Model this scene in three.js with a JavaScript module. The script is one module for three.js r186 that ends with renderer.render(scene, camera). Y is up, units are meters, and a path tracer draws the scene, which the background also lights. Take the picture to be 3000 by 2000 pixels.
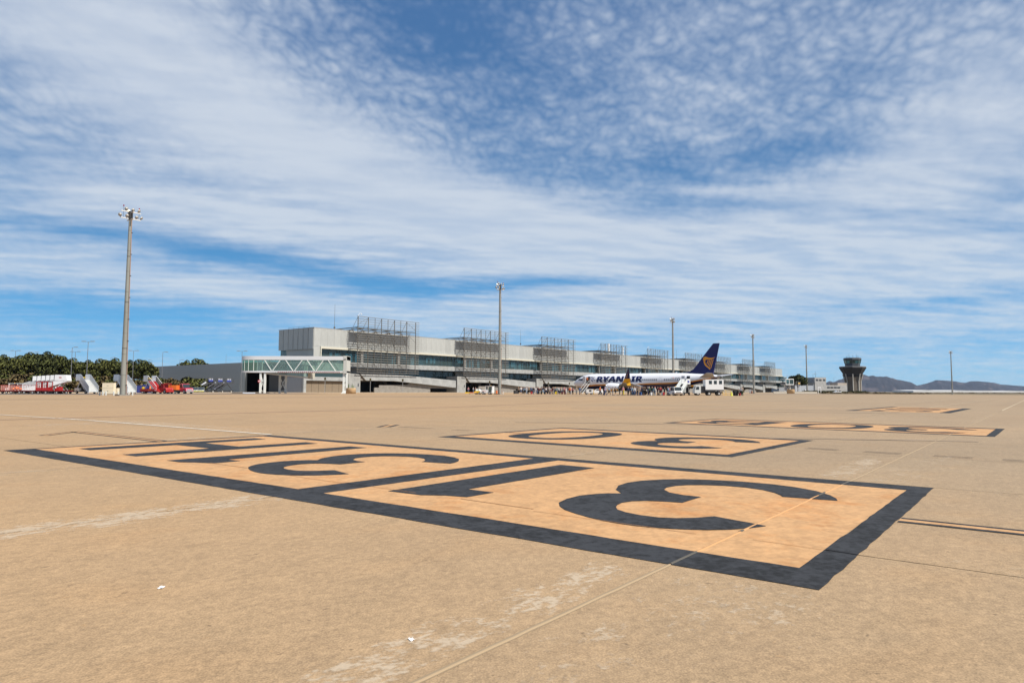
import * as THREE from 'three';
import { mergeGeometries } from 'three/addons/utils/BufferGeometryUtils.js';
import { MarchingCubes } from 'three/addons/objects/MarchingCubes.js';

// ------------------------------------------------------------------ camera, sky, sun, exposure
const scene = new THREE.Scene();
const EYE = 0.95;                                        // a low viewpoint over the apron
const camera = new THREE.PerspectiveCamera(53.13, 1024 / 682, 0.1, 20000);
camera.position.set(0, EYE, 0);
camera.rotation.set(0.0714, 0, 0.004, 'XYZ');
const renderer = new THREE.WebGLRenderer({ antialias: true });
renderer.toneMapping = THREE.LinearToneMapping;
renderer.toneMappingExposure = 1.25;
renderer.shadowMap.enabled = true;
const R = Math.PI / 180, PHI = 52.25 * R;               // the stands and the terminal run along PHI
const SUNDIR = new THREE.Vector3(0.56, 0.77, 0.37).normalize();
const sun = new THREE.DirectionalLight(new THREE.Color(1, 0.945, 0.86), 5);
sun.position.copy(SUNDIR).multiplyScalar(400);
sun.castShadow = true;
sun.shadow.mapSize.set(4096, 4096);
Object.assign(sun.shadow.camera, { left: -320, right: 320, top: 320, bottom: -320, near: 1, far: 1200 });
scene.add(sun, sun.target);
scene.fog = new THREE.FogExp2(new THREE.Color().setRGB(0.46, 0.62, 0.92), 0.000022);   // thin summer haze

// ------------------------------------------------------------------ random numbers and noise
function rng(seed) { let s = seed >>> 0; return () => { s = (s + 0x6d2b79f5) | 0; let t = Math.imul(s ^ (s >>> 15), 1 | s); t = (t + Math.imul(t ^ (t >>> 7), 61 | t)) ^ t; return ((t ^ (t >>> 14)) >>> 0) / 4294967296; }; }
const PERM = new Uint8Array(512), GX = new Float32Array(256), GY = new Float32Array(256);
{ const r = rng(7); const p = [...Array(256).keys()]; for (let i = 255; i > 0; i--) { const j = Math.floor(r() * (i + 1)); [p[i], p[j]] = [p[j], p[i]]; } for (let i = 0; i < 512; i++) PERM[i] = p[i & 255]; for (let i = 0; i < 256; i++) { const a = r() * 6.2832; GX[i] = Math.cos(a); GY[i] = Math.sin(a); } }
function noise(x, y) {                                   // gradient noise, about -0.7 .. 0.7
  const fx = Math.floor(x), fy = Math.floor(y), X = fx & 255, Y = fy & 255; x -= fx; y -= fy;
  const u = x * x * x * (x * (x * 6 - 15) + 10), v = y * y * y * (y * (y * 6 - 15) + 10), A = PERM[X] + Y, B = PERM[X + 1] + Y;
  const a = PERM[A], b = PERM[B], c = PERM[A + 1], d = PERM[B + 1];
  const n0 = GX[a] * x + GY[a] * y, n1 = GX[b] * (x - 1) + GY[b] * y, n2 = GX[c] * x + GY[c] * (y - 1), n3 = GX[d] * (x - 1) + GY[d] * (y - 1);
  const p = n0 + u * (n1 - n0), q = n2 + u * (n3 - n2); return p + v * (q - p);
}
function fbm(x, y, o = 4, g = 0.5) { let s = 0, a = 1; for (let i = 0; i < o; i++) { s += a * noise(x, y); x = x * 2.03 + 17.3; y = y * 2.03 + 5.1; a *= g; } return s; }
const clamp = (x, a = 0, b = 1) => Math.min(b, Math.max(a, x)), lerp = (a, b, t) => a + (b - a) * t;
const smooth = (a, b, x) => { const t = clamp((x - a) / (b - a)); return t * t * (3 - 2 * t); };

// ------------------------------------------------------------------ the sky: blue air and a broken sheet of high cloud
function makeSky() {
  const W = 4096, H = 2048, data = new Float32Array(W * H * 4);
  // banks of thicker cloud and clear lanes: azimuth (0 = north, the view), elevation, half widths, slant, amount
  const banks = [
    [-24, 21.5, 14, 5, -0.25, 0.44], [-12, 16.5, 15, 3.8, -0.16, 0.42], [1, 13, 14, 2.8, -0.1, 0.40], [-33, 27, 11, 8, -0.2, 0.42], [17, 11.2, 16, 2.6, 0, 0.32],
    [-22, 12.6, 14, 1.6, -0.05, 0.3], [33, 18, 8, 5, 0.3, 0.45], [26, 8, 20, 2.2, 0.03, 0.36], [6, 6.2, 18, 1.3, 0.02, 0.26], [-25, 7.7, 11, 0.65, -0.07, 0.5], [30, 4.6, 16, 1, 0, 0.28],
    [20, 25, 16, 7, 0.1, 0.10], [20, 15.6, 7, 0.5, -0.1, 0.3],
    [-7, 30, 10, 4.2, -0.28, -0.42], [-24, 10.0, 11, 0.85, -0.04, -0.5], [-11, 8.7, 7, 0.8, -0.03, -0.42], [-2, 9.0, 8, 0.7, 0.03, -0.3], [16, 17.3, 11, 1.8, 0.03, -0.30], [27, 21.5, 8, 3, -0.3, -0.14], [-31, 5.6, 10, 1.1, 0, -0.5], [8, 9.6, 9, 0.6, 0.04, -0.32],
    [-24, 3.4, 12, 1.1, 0, -0.2], [30, 6.4, 7, 0.5, 0, -0.25], [-31, 13, 9, 2.4, -0.1, 0.16],
  ];
  for (let row = 0; row < H; row++) {
    const el = ((row + 0.5) / H - 0.5) * Math.PI, y = Math.sin(el), ce = Math.cos(el), ed = el / R;
    for (let col = 0; col < W; col++) {
      const i = (row * W + col) * 4; data[i + 3] = 1;
      if (y < -0.02) { data[i] = 0.3; data[i + 1] = 0.25; data[i + 2] = 0.19; continue; }
      const round = ((col + 0.5) / W - 0.5) * 2 * Math.PI, x = Math.cos(round) * ce, z = Math.sin(round) * ce;
      let az = (round + Math.PI / 2) / R; if (az > 180) az -= 360;             // degrees east of the view
      const yy = Math.max(y, 0) + 0.045, k = 1 / yy, px = x * k, py = z * k;     // where the ray meets the cloud deck
      // air
      const e = Math.max(0, y), t = Math.exp(-e * 6.2), h = Math.exp(-e * 24);
      const r = lerp(0.068, 0.13, t) + 0.25 * h, g = lerp(0.155, 0.62, t) + 0.06 * h, b = lerp(0.35, 1.16, t) - 0.38 * h;
      // cover
      const up = smooth(12, 21, ed);
      const wx = fbm(px * 0.22 + 3, py * 0.22, 3) * 0.9, wy = fbm(px * 0.22 - 8, py * 0.22 + 11, 3) * 0.9;
      let cov = lerp(0.43, 0.35, up) + 0.20 * fbm(px * 0.16 + 20, py * 0.16 - 4, 3);
      if (az > -75 && az < 75 && ed < 50) for (const [a0, e0, wa, we, sl, am] of banks) { const da = az + wx * 4 - a0, de = (ed + wy * (0.8 + ed * 0.06) - e0 - sl * da) / we, q = (da / wa) * (da / wa) + de * de; if (q < 6) cov += am * Math.exp(-q); }
      // small heaped cloud up high, ripples and fibres lower down
      const ca = az * ce + ed * 0.35, cb_ = ed - az * 0.12, cell = 0.45 * fbm(ca * 0.33 + wx * 1.5, cb_ * 0.42 + wy * 1.5, 2, 0.6) + 0.75 * (Math.abs(noise(ca * 0.62 + 9 + wy * 2, cb_ * 0.80 + wx * 2)) * 2.3 - 0.5) + 0.42 * (Math.abs(noise(ca * 1.3 + 30 + wx * 3, cb_ * 1.6)) * 2.3 - 0.5) + 0.25 * fbm(ca * 2.4, cb_ * 3, 2, 0.6);
      const rip = Math.sin((px * 0.30 + py * 0.95) * 27 + fbm(px * 1.1, py * 1.1, 3) * 9) * (0.5 + 0.5 * noise(px * 0.8 + 5, py * 0.8));
      const fib = fbm(px * 1.1 - py * 0.25, py * 2.6 + px * 0.5, 5, 0.58), fin = fbm(px * 3.1 + 40, py * 7.2 + px, 4, 0.6);
      const dens = cov - 0.40 + lerp(fib * 0.28 + rip * 0.07 * smooth(4, 9, ed) + fin * 0.17 + cell * 0.07, cell * (0.235 - 0.15 * smooth(0.42, 0.8, cov)) + fib * 0.20 + fin * 0.09 + 0.03, up);
      let al = clamp(smooth(-0.55, lerp(0.52, 0.60, up), dens) * 0.95) ** 1.2;
      al *= 1 - 0.16 * smooth(0.55, 0.95, al) * clamp(0.5 - rip * 0.55 - fin * 0.9 - fib * 0.7) * (1 - 0.4 * up);
      const thick = clamp(al * (1 + 0.3 * fib) + 0.16 * cell * up), low = Math.exp(-e * 9);
      const cr = lerp(0.615, 0.53, low) * (0.86 + 0.18 * thick), cg = lerp(0.69, 0.68, low) * (0.90 + 0.12 * thick), cb = lerp(0.80, 0.81, low) * (0.97 + 0.03 * thick);
      al *= smooth(-0.01, 0.03, y) * 0.35 + 0.62;
      const sd = clamp(x * SUNDIR.x + y * SUNDIR.y + z * SUNDIR.z), glow = Math.pow(sd, 24) * 0.5 + Math.pow(sd, 4) * 0.12, K = 0.8;
      data[i] = (lerp(r, cr, al) + glow) * K; data[i + 1] = (lerp(g, cg, al) + glow * 0.96) * K; data[i + 2] = (lerp(b, cb, al) + glow * 0.88) * K;
    }
  }
  const tex = new THREE.DataTexture(data, W, H, THREE.RGBAFormat, THREE.FloatType);
  tex.mapping = THREE.EquirectangularReflectionMapping; tex.magFilter = tex.minFilter = THREE.LinearFilter; tex.needsUpdate = true;
  return tex;
}
scene.background = scene.environment = makeSky();

// ------------------------------------------------------------------ places and helpers
const COS = Math.cos(PHI), SIN = Math.sin(PHI), V3 = (x, y, z) => new THREE.Vector3(x, y, z);
const P = (u, y, v) => V3(u * COS - v * SIN, y, -(u * SIN + v * COS));    // u along the terminal front, v from the camera towards it
const B = (bearing, depth, y = 0) => V3(bearing * depth, y, -depth);      // slope to the right of north, metres north
const used = {};
function numbered(n) { const k = (used[n] ?? 0); used[n] = k + 1; return k ? n + '_' + String(k).padStart(3, '0') : n; }
function shadowed(o) { o.traverse((m) => { if (m.isMesh) m.castShadow = m.receiveShadow = true; }); return o; }
function thing(name, label, category, pos, turn = 0, group) { const o = new THREE.Group(); o.name = numbered(name); o.position.copy(pos); o.rotation.y = turn; tag(o, label, category, group); scene.add(o); return o; }
function tag(o, label, category, group) { o.userData = { label, category }; if (group) o.userData.group = group; return o; }
function part(name, geos, mat, parent, label) { const g = Array.isArray(geos) ? (geos.length > 1 ? mergeGeometries(geos.map(flat)) : geos[0]) : geos; const m = new THREE.Mesh(g, mat); m.name = name; m.castShadow = m.receiveShadow = true; if (label) m.userData.label = label; parent.add(m); return m; }
function struct(name, geos, mat) { const m = part(numbered(name), geos, mat, scene); m.userData.kind = 'structure'; return m; }
function copy(root, pos, turn, label, group) { const c = root.clone(); c.name = numbered(root.name.replace(/_\d+$/, '')); c.userData = { ...root.userData }; if (label) c.userData.label = label; if (group) c.userData.group = group; c.position.copy(pos); c.rotation.set(0, turn, 0); scene.add(c); return c; }
const flat = (g) => { const n = g.index ? g.toNonIndexed() : g; for (const k of Object.keys(n.attributes)) if (!['position', 'normal', 'uv'].includes(k)) n.deleteAttribute(k); return n; };
const mat4 = (x, y, z, rx = 0, ry = 0, rz = 0) => new THREE.Matrix4().makeRotationFromEuler(new THREE.Euler(rx, ry, rz)).setPosition(x, y, z);
function boxUV(g, w, h, d) { const uv = g.attributes.uv, s = [[d, h], [d, h], [w, d], [w, d], [w, h], [w, h]]; for (let f = 0; f < 6; f++) for (let k = 0; k < 4; k++) { const i = f * 4 + k; uv.setXY(i, uv.getX(i) * s[f][0], uv.getY(i) * s[f][1]); } return g; }
const bx = (w, h, d, x = 0, y = 0, z = 0, rx = 0, ry = 0, rz = 0) => boxUV(new THREE.BoxGeometry(w, h, d), w, h, d).applyMatrix4(mat4(x, y, z, rx, ry, rz));
const b0 = (x0, x1, y0, y1, z0, z1) => bx(x1 - x0, y1 - y0, z1 - z0, (x0 + x1) / 2, (y0 + y1) / 2, (z0 + z1) / 2);
function along(a, b) { const d = b.clone().sub(a), q = new THREE.Quaternion().setFromUnitVectors(V3(0, 1, 0), d.clone().normalize()); return new THREE.Matrix4().compose(a.clone().add(b).multiplyScalar(0.5), q, V3(1, 1, 1)); }
const beam = (a, b, w = 0.1, d = w) => { a = V3(...a); b = V3(...b); return new THREE.BoxGeometry(w, a.distanceTo(b), d).applyMatrix4(along(a, b)); };
const rod = (a, b, r, r2 = r, n = 10) => { a = V3(...a); b = V3(...b); return new THREE.CylinderGeometry(r2, r, a.distanceTo(b), n).applyMatrix4(along(a, b)); };
const ball = (r, x, y, z, sx = 1, sy = 1, sz = 1, n = 14) => new THREE.SphereGeometry(r, n, Math.ceil(n * 0.7)).applyMatrix4(new THREE.Matrix4().makeScale(sx, sy, sz).setPosition(x, y, z));
// a prism: outline in x, y (pairs), from z0 to z1, edges softened by bevel
function prism(pts, z0, z1, bevel = 0, holes = []) {
  const s = new THREE.Shape(pts.map((p) => new THREE.Vector2(...p))); for (const h of holes) s.holes.push(new THREE.Path(h.map((p) => new THREE.Vector2(...p))));
  return new THREE.ExtrudeGeometry(s, { depth: z1 - z0 - 2 * bevel, bevelEnabled: bevel > 0, bevelThickness: bevel, bevelSize: bevel, bevelOffset: -bevel, bevelSegments: 2, curveSegments: 10 }).translate(0, 0, z0 + bevel);
}
const pairs = (s) => s.trim().split(/\s+/).map((t) => t.split(',').map(Number));
const wheel = (x, y, z, r, w) => new THREE.CylinderGeometry(r, r, w, 18).rotateX(Math.PI / 2).translate(x, y, z);
const hubcap = (x, y, z, r, w) => new THREE.CylinderGeometry(r, r * 0.9, w, 14).rotateX(Math.PI / 2).translate(x, y, z);
function canvas(w, h, draw) { const c = document.createElement('canvas'); c.width = w; c.height = h; draw(c.getContext('2d'), w, h); const t = new THREE.CanvasTexture(c); t.colorSpace = THREE.SRGBColorSpace; t.anisotropy = 8; return t; }
function pixels(n, f, srgb = true, m = n) { const d = new Uint8Array(n * m * 4); for (let y = 0; y < m; y++) for (let x = 0; x < n; x++) { const i = (y * n + x) * 4, c = f(x, y, n); d[i] = c[0]; d[i + 1] = c[1]; d[i + 2] = c[2]; d[i + 3] = c[3] ?? 255; } const t = new THREE.DataTexture(d, n, m); t.wrapS = t.wrapT = THREE.RepeatWrapping; t.magFilter = THREE.LinearFilter; t.minFilter = THREE.LinearMipmapLinearFilter; t.generateMipmaps = true; if (srgb) t.colorSpace = THREE.SRGBColorSpace; t.needsUpdate = true; return t; }
const M = (r, g, b, rough = 0.6, extra = {}) => new THREE.MeshStandardMaterial({ color: new THREE.Color().setRGB(r, g, b), roughness: rough, side: THREE.DoubleSide, ...extra });
// noise that repeats after n samples
function tileNoise(x, y, f) { const s = (v, p) => ((v % p) + p) % p; const X = Math.floor(x * f), Y = Math.floor(y * f); let fx = x * f - X, fy = y * f - Y; fx = fx * fx * (3 - 2 * fx); fy = fy * fy * (3 - 2 * fy); const hsh = (i, j) => PERM[PERM[s(i, f) & 255] + (s(j, f) & 255)] / 255; return lerp(lerp(hsh(X, Y), hsh(X + 1, Y), fx), lerp(hsh(X, Y + 1), hsh(X + 1, Y + 1), fx), fy) - 0.5; }

// ------------------------------------------------------------------ the apron: concrete slabs, joints, lime stains, paint
const grainTex = pixels(2048, (x, y, n) => {             // 6 m of brushed, dusty concrete
  const a = x / n, b = y / n, h = (((x * 374761 + y * 668265) ^ (x * y)) & 255) / 255 - 0.5;
  const q = PERM[(PERM[x & 255] + y) & 255] / 255 - 0.5, q2 = PERM[(PERM[(x >> 1) & 255] + (y >> 1) + 40) & 255] / 255 - 0.5;
  let v = 0.86 + 0.02 * tileNoise(a, b, 12) + 0.03 * tileNoise(a, b, 41) + 0.035 * tileNoise(a, b, 113) + 0.09 * tileNoise(a, b, 250) + 0.11 * q + 0.15 * q2 + 0.02 * h;
  const streak = tileNoise(a * 0.25 + 0.1, b, 200); v += 0.035 * streak;
  const pit = tileNoise(a, b, 250) + tileNoise(a + .3, b + .2, 97) * 0.6; let w = 0; if (pit > 0.54) { v -= (pit - 0.54) * 1.2; } if (pit < -0.6) w = (-0.6 - pit) * 0.6;
  return [255 * clamp(v + w * 1.0), 255 * clamp(v + w * 0.75 - 0.006), 255 * clamp(v + w * 0.4 - 0.012)];
});
const grainBump = pixels(1024, (x, y, n) => { const a = x / n, b = y / n; const v = 128 + 60 * tileNoise(a, b, 230) + 50 * tileNoise(a, b, 90) + 30 * (PERM[(PERM[x & 255] + y) & 255] / 255 - 0.5); return [v, v, v]; }, false);
const concrete = M(1, 1, 1, 0.93, { map: grainTex, bumpMap: grainBump, bumpScale: 0.0035, vertexColors: true });
// the concrete's own colour at a place of the apron
function tone(u, v) {
  const big = fbm(u * 0.11, v * 0.11, 3), mid = fbm(u * 0.55 + 9, v * 0.4, 4), sm = fbm(u * 2.3, v * 1.1 + 4, 3), pa = fbm(u * 5.1 + 3, v * 5.1, 3);
  const warm = clamp(0.5 + 0.06 * (v - 4) - 0.02 * u + big * 0.7);
  let k = 1 + 0.08 * big + 0.05 * mid + 0.03 * sm + 0.025 * pa;
  k -= 0.05 * smooth(0.28, 0.62, mid + 0.4 * sm) ;
  const rust = smooth(0.12, 0.5, fbm(u * 1.3 + 50, v * 1.3, 4)) * 0.5;
  return [lerp(0.404, 0.464, warm) * k * (1 + 0.04 * rust), lerp(0.291, 0.306, warm) * k * (1 - 0.02 * rust), lerp(0.174, 0.160, warm) * k * (1 - 0.10 * rust)];
}
function sheet(u0, u1, v0, v1, nu, nv, y, tint = 1, f = tone, uvs = 6) {     // a flat sheet of the apron, coloured per vertex
  const pos = [], col = [], uv = [], nor = [], idx = [];
  for (let j = 0; j <= nv; j++) for (let i = 0; i <= nu; i++) {
    const u = lerp(u0, u1, i / nu), v = lerp(v0, v1, j / nv), p = P(u, y, v), c = f(u, v); pos.push(p.x, p.y, p.z); nor.push(0, 1, 0); uv.push(u / uvs, v / uvs); const t = Array.isArray(tint) ? tint : [tint, tint, tint]; col.push(c[0] * t[0], c[1] * t[1], c[2] * t[2]);
  }
  for (let j = 0; j < nv; j++) for (let i = 0; i < nu; i++) { const a = j * (nu + 1) + i, b = a + 1, c = a + nu + 1, d = c + 1; idx.push(a, b, c, b, d, c); }
  const g = new THREE.BufferGeometry(); g.setAttribute('position', new THREE.Float32BufferAttribute(pos, 3)); g.setAttribute('normal', new THREE.Float32BufferAttribute(nor, 3)); g.setAttribute('uv', new THREE.Float32BufferAttribute(uv, 2)); g.setAttribute('color', new THREE.Float32BufferAttribute(col, 3)); g.setIndex(idx); return g;
}
const SU = 3.57, SV = 3.78, U0 = 0.88, V0 = 1.65, GAP = 0.006;
const UA = U0 - SU, UB = U0 + 12 * SU, VA = V0 - 2 * SV, VB = V0 + 9 * SV;
const apron = new THREE.Group(); apron.name = 'apron'; apron.userData.kind = 'structure'; scene.add(apron);
{
  const r = rng(21);
  for (let i = 0; i < 12; i++) for (let j = -2; j < 9; j++) {              // slabs that can be told apart
    const u = U0 + i * SU, ua = i ? u : u - SU, v = V0 + j * SV, near = Math.hypot(u, v) < 12, n = near ? 26 : 10, k = 0.985 + r() * 0.045, w = 0.99 + r() * 0.02;
    const m = part('concrete_slab', sheet(ua + GAP, u + SU - GAP, v + GAP, v + SV - GAP, n, n, 0, [k * w, k, k / w]), concrete, apron); m.castShadow = false;
  }
  const far = (u0, u1, v0, v1, s) => part('concrete_field', sheet(u0, u1, v0, v1, Math.max(1, Math.round((u1 - u0) / s)), Math.max(1, Math.round((v1 - v0) / s)), 0), concrete, apron);
  far(-60, UA, -60, 160, 3); far(UB, 160, -60, VB, 1.6); far(160, 420, -60, 70, 3); far(UA, UB, VB, 100, 1.6); far(UA, UB, -60, VA, 3); far(UB, 160, VB, 160, 2); far(UA, UB, 100, 160, 3); far(160, 470, 70, 160, 4);
  part('joint_bed', sheet(UA, UB, VA, VB, 1, 1, -0.012, 1, () => [0.16, 0.12, 0.08]), M(1, 1, 1, 0.95, { vertexColors: true }), apron);
}
// strips lying on the apron: a line of (u, v) points, a width, a height
function strip(pts, w, y, o = 0) {
  const pos = [], nor = [], uv = [], idx = []; let len = 0;
  const off = (i) => { const a = pts[Math.max(0, i - 1)], b = pts[Math.min(pts.length - 1, i + 1)], dx = b[0] - a[0], dy = b[1] - a[1], l = Math.hypot(dx, dy); return [-dy / l, dx / l]; };
  pts.forEach((p, i) => { const n = off(i); if (i) len += Math.hypot(p[0] - pts[i - 1][0], p[1] - pts[i - 1][1]); for (const s of [-1, 1]) { const q = P(p[0] + n[0] * (s * w / 2 + o), y, p[1] + n[1] * (s * w / 2 + o)); pos.push(q.x, q.y, q.z); nor.push(0, 1, 0); uv.push(len, s * w / 2); } });
  for (let i = 0; i < pts.length - 1; i++) { const a = i * 2; idx.push(a, a + 2, a + 1, a + 1, a + 2, a + 3); }
  const g = new THREE.BufferGeometry(); g.setAttribute('position', new THREE.Float32BufferAttribute(pos, 3)); g.setAttribute('normal', new THREE.Float32BufferAttribute(nor, 3)); g.setAttribute('uv', new THREE.Float32BufferAttribute(uv, 2)); g.setIndex(idx); return g;
}
// a rounded bead of joint sealant along constant v
function bead(u0, u1, v, w, h, y) { const n = Math.ceil((u1 - u0) / 0.12), pos = [], idx = [], r = rng(Math.round(u0 * 100)); const K = 5; for (let i = 0; i <= n; i++) { const u = lerp(u0, u1, i / n), jit = (r() - 0.5) * 0.004, ww = w * (0.9 + r() * 0.2); for (let k = 0; k < K; k++) { const a = k / (K - 1) * Math.PI, p = P(u, y + Math.sin(a) * h, v + jit - Math.cos(a) * ww / 2); pos.push(p.x, p.y, p.z); } } for (let i = 0; i < n; i++) for (let k = 0; k < K - 1; k++) { const a = i * K + k; idx.push(a, a + K, a + 1, a + 1, a + K, a + K + 1); } const g = new THREE.BufferGeometry(); g.setAttribute('position', new THREE.Float32BufferAttribute(pos, 3)); g.setIndex(idx); g.computeVertexNormals(); return g; }
const seal = M(0.33, 0.238, 0.14, 0.95), sealOrange = M(0.48, 0.26, 0.11, 0.92), sealBlack = M(0.085, 0.075, 0.06, 0.9), dustSeal = M(0.55, 0.45, 0.31, 0.95), darkCrack = M(0.09, 0.07, 0.05, 0.95);
for (const [a, b, m, y] of [[-2.6, 3.56, seal, -0.001], [3.56, 3.92, sealBlack, 0.0025], [3.92, 4.66, sealOrange, 0.0015], [4.66, 4.72, sealBlack, 0.004], [4.72, 6.72, sealOrange, 0.0015], [6.72, 6.95, sealBlack, 0.004], [6.95, 7.63, sealOrange, 0.0015], [7.63, 7.98, sealBlack, 0.0025], [7.98, 40, seal, -0.001]]) part('joint_sealant', bead(a, b, V0, 0.021, 0.0055, y), m, apron);
part('joint_edge', strip([[-2.6, V0], [40, V0]], 0.034, 0.0008), M(0.27, 0.195, 0.115, 0.95), apron);
for (let j = 1; j < 9; j++) part('joint_sealant', strip([[UA, V0 + j * SV], [UB, V0 + j * SV]], 0.022, -0.003), seal, apron);
{ // the slab joints go on over the far apron, dusted pale
  const pale = [], dark = [];
  for (let j = -2; j < 25; j++) { const v = V0 + j * SV; pale.push(strip([[UB, v], [UB + 60, v], [UB + 90, v]], 0.05, 0.004)); if (j >= 9) pale.push(strip([[UA, v], [UB, v]], 0.05, 0.004)); }
  for (let i = 12; i < 30; i++) { const u = U0 + i * SU; dark.push(strip([[u, -20], [u, 60]], 0.03, 0.0045)); }
  part('dusty_joint', pale, dustSeal, apron).userData.kind = 'stuff'; part('saw_cut', dark, M(0.22, 0.17, 0.12, 0.95), apron).userData.kind = 'stuff';
}
// lime that bled out of the joints and dried: thin pale crust with its own ragged outline
let limeN = 0;
function lime(u0, u1, v0, v1, amount, peak, col = [0.64, 0.55, 0.43]) {
  const k = limeN++ * 13.7, near = v0 < 10 && u0 < 4, pm = near ? 0.009 : u0 < 12 ? 0.014 : 0.05, W = Math.min(512, Math.max(32, Math.round((u1 - u0) / pm))), H = Math.min(256, Math.max(8, Math.round((v1 - v0) / pm)));
  const tex = pixels(W, (x, y) => { const u = u0 + (u1 - u0) * x / W, v = v0 + (v1 - v0) * y / H, e = Math.abs(y / H - 0.5) * 2, f = smooth(0, 0.15, x / W) * smooth(0, 0.15, 1 - x / W) * (1 - e * e); const n = 0.8 * fbm(u * 3.1 + k, v * 5, 3) + 0.75 * fbm(u * 12, v * 20 + k, 3, 0.7) + 0.5 * fbm(u * 55 + k, v * 55, 2); return [255, 250, 242, 255 * peak * smooth(0.0, 0.55, n + amount - 0.75 * (1 - f)) * smooth(0, 0.3, f)]; }, true, H);
  tex.wrapS = tex.wrapT = THREE.ClampToEdgeWrapping;
  const g = sheet(u0, u1, v0, v1, 1, 1, 0.002); const uv = g.attributes.uv; for (let i = 0; i < 4; i++) uv.setXY(i, i % 2, i < 2 ? 0 : 1);
  part('lime_stain', g, M(...col, 0.97, { map: tex, transparent: true }), apron).castShadow = false;
}
{
  const F = [0.56, 0.455, 0.32];
  lime(0.8, 3.8, 5.1, 5.72, 0.35, 0.50); lime(0.4, 3.55, 8.98, 9.42, 0.30, 0.37, F); lime(1.2, 3.56, 1.665, 2.05, 0.22, 0.53); lime(1.6, 3.5, 0.9, 1.64, -0.15, 0.50); lime(2.6, 3.5, 0.6, 1.64, -0.08, 0.43); lime(1.2, 2.4, 1.1, 1.64, -0.20, 0.37); lime(7.98, 11, 1.66, 2.1, 0.30, 0.43); lime(8.0, 10, 1.0, 1.64, 0.00, 0.31);
  lime(8.1, 10.6, 5.15, 5.7, 0.20, 0.37, F); lime(14.6, 18.6, 5.15, 5.7, 0.30, 0.37, F); lime(10.4, 12.2, 0.7, 1.5, -0.10, 0.50); lime(22, 38, 5.1, 5.75, 0.30, 0.31, F); lime(8.3, 9.4, 12.6, 24, 0.20, 0.43); lime(6.5, 9, 16.1, 17.1, 0.20, 0.31, F); lime(6.0, 9.5, 20.1, 21, 0.30, 0.37); lime(15, 24, 9.0, 9.4, 0.30, 0.31, F); lime(8.2, 13, 12.75, 13.2, 0.30, 0.34, F); lime(5.2, 7.9, 12.75, 13.2, 0.30, 0.43); lime(24, 36, 1.4, 1.95, 0.30, 0.37, F); lime(12, 24, 12.75, 13.2, 0.25, 0.28, F);
  lime(4.3, 4.7, -1.6, 0.86, 0.10, 0.31, F); lime(7.85, 8.25, -1.6, 0.86, 0.15, 0.37, F); lime(4.3, 4.6, -2.1, 0.2, 0.00, 0.43);
}
// paint
function paintTex(seed, amp, stain) { return pixels(1024, (x, y, n) => { const a = x / n, b = y / n; const q = PERM[(PERM[x & 255] + y + seed) & 255] / 255 - 0.5; let v = 0.84 + amp * (0.5 * tileNoise(a, b, 7) + 0.7 * tileNoise(a, b, 31) + 0.8 * tileNoise(a, b, 71) + 0.7 * tileNoise(a, b, 150) + 0.6 * q + 0.4 * tileNoise(a * 0.5, b, 160)); const s = stain * clamp(tileNoise(a + 0.37, b + 0.1 * seed, 5) + 0.6 * tileNoise(a, b, 17) + 0.3 * tileNoise(a, b, 63) + 0.25 * tileNoise(a, b * 0.3, 200) - 0.02); if (stain && tileNoise(a, b, 211) + 0.5 * q > 0.60) v -= 0.12; return [255 * clamp(v - s * 0.05), 255 * clamp(v - s * 0.28), 255 * clamp(v - s * 0.55)]; }); }
const orangePaint = M(0.68, 0.388, 0.172, 0.9, { map: paintTex(3, 0.09, 0.48), bumpMap: grainBump, bumpScale: 0.002 });
const blackPaint = M(0.024, 0.0255, 0.029, 0.95, { map: paintTex(11, 0.62, 0), bumpMap: grainBump, bumpScale: 0.003 });
const redLine = M(0.30, 0.17, 0.13, 0.85), whiteLine = M(0.66, 0.6, 0.5, 0.9), rubber = M(0.14, 0.105, 0.08, 0.9);
function patch(pts, y, holes = [], w = 0) {             // a painted area, outline in (u, v), edges slightly unsteady
  const r = rng(Math.round(pts[0][0] * 997 + pts.length)), soft = (L) => { const o = []; L.forEach((p, i) => { const q = L[(i + 1) % L.length], d = Math.hypot(q[0] - p[0], q[1] - p[1]), n = w ? Math.max(1, Math.round(d / 0.16)) : 1; for (let k = 0; k < n; k++) { const t = k / n, j = k ? w : 0; o.push(new THREE.Vector2(lerp(p[0], q[0], t) + (r() - 0.5) * j, lerp(p[1], q[1], t) + (r() - 0.5) * j)); } }); return o; };
  const s = new THREE.Shape(soft(pts)); for (const h of holes) s.holes.push(new THREE.Path(soft(h)));
  const g = new THREE.ShapeGeometry(s), p = g.attributes.position, n = g.attributes.normal, uv = g.attributes.uv;
  for (let i = 0; i < p.count; i++) { const u = p.getX(i), v = p.getY(i), q = P(u, y, v); p.setXYZ(i, q.x, q.y, q.z); n.setXYZ(i, 0, 1, 0); uv.setXY(i, u / 3.2, v / 3.2); }
  return g;
}
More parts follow.
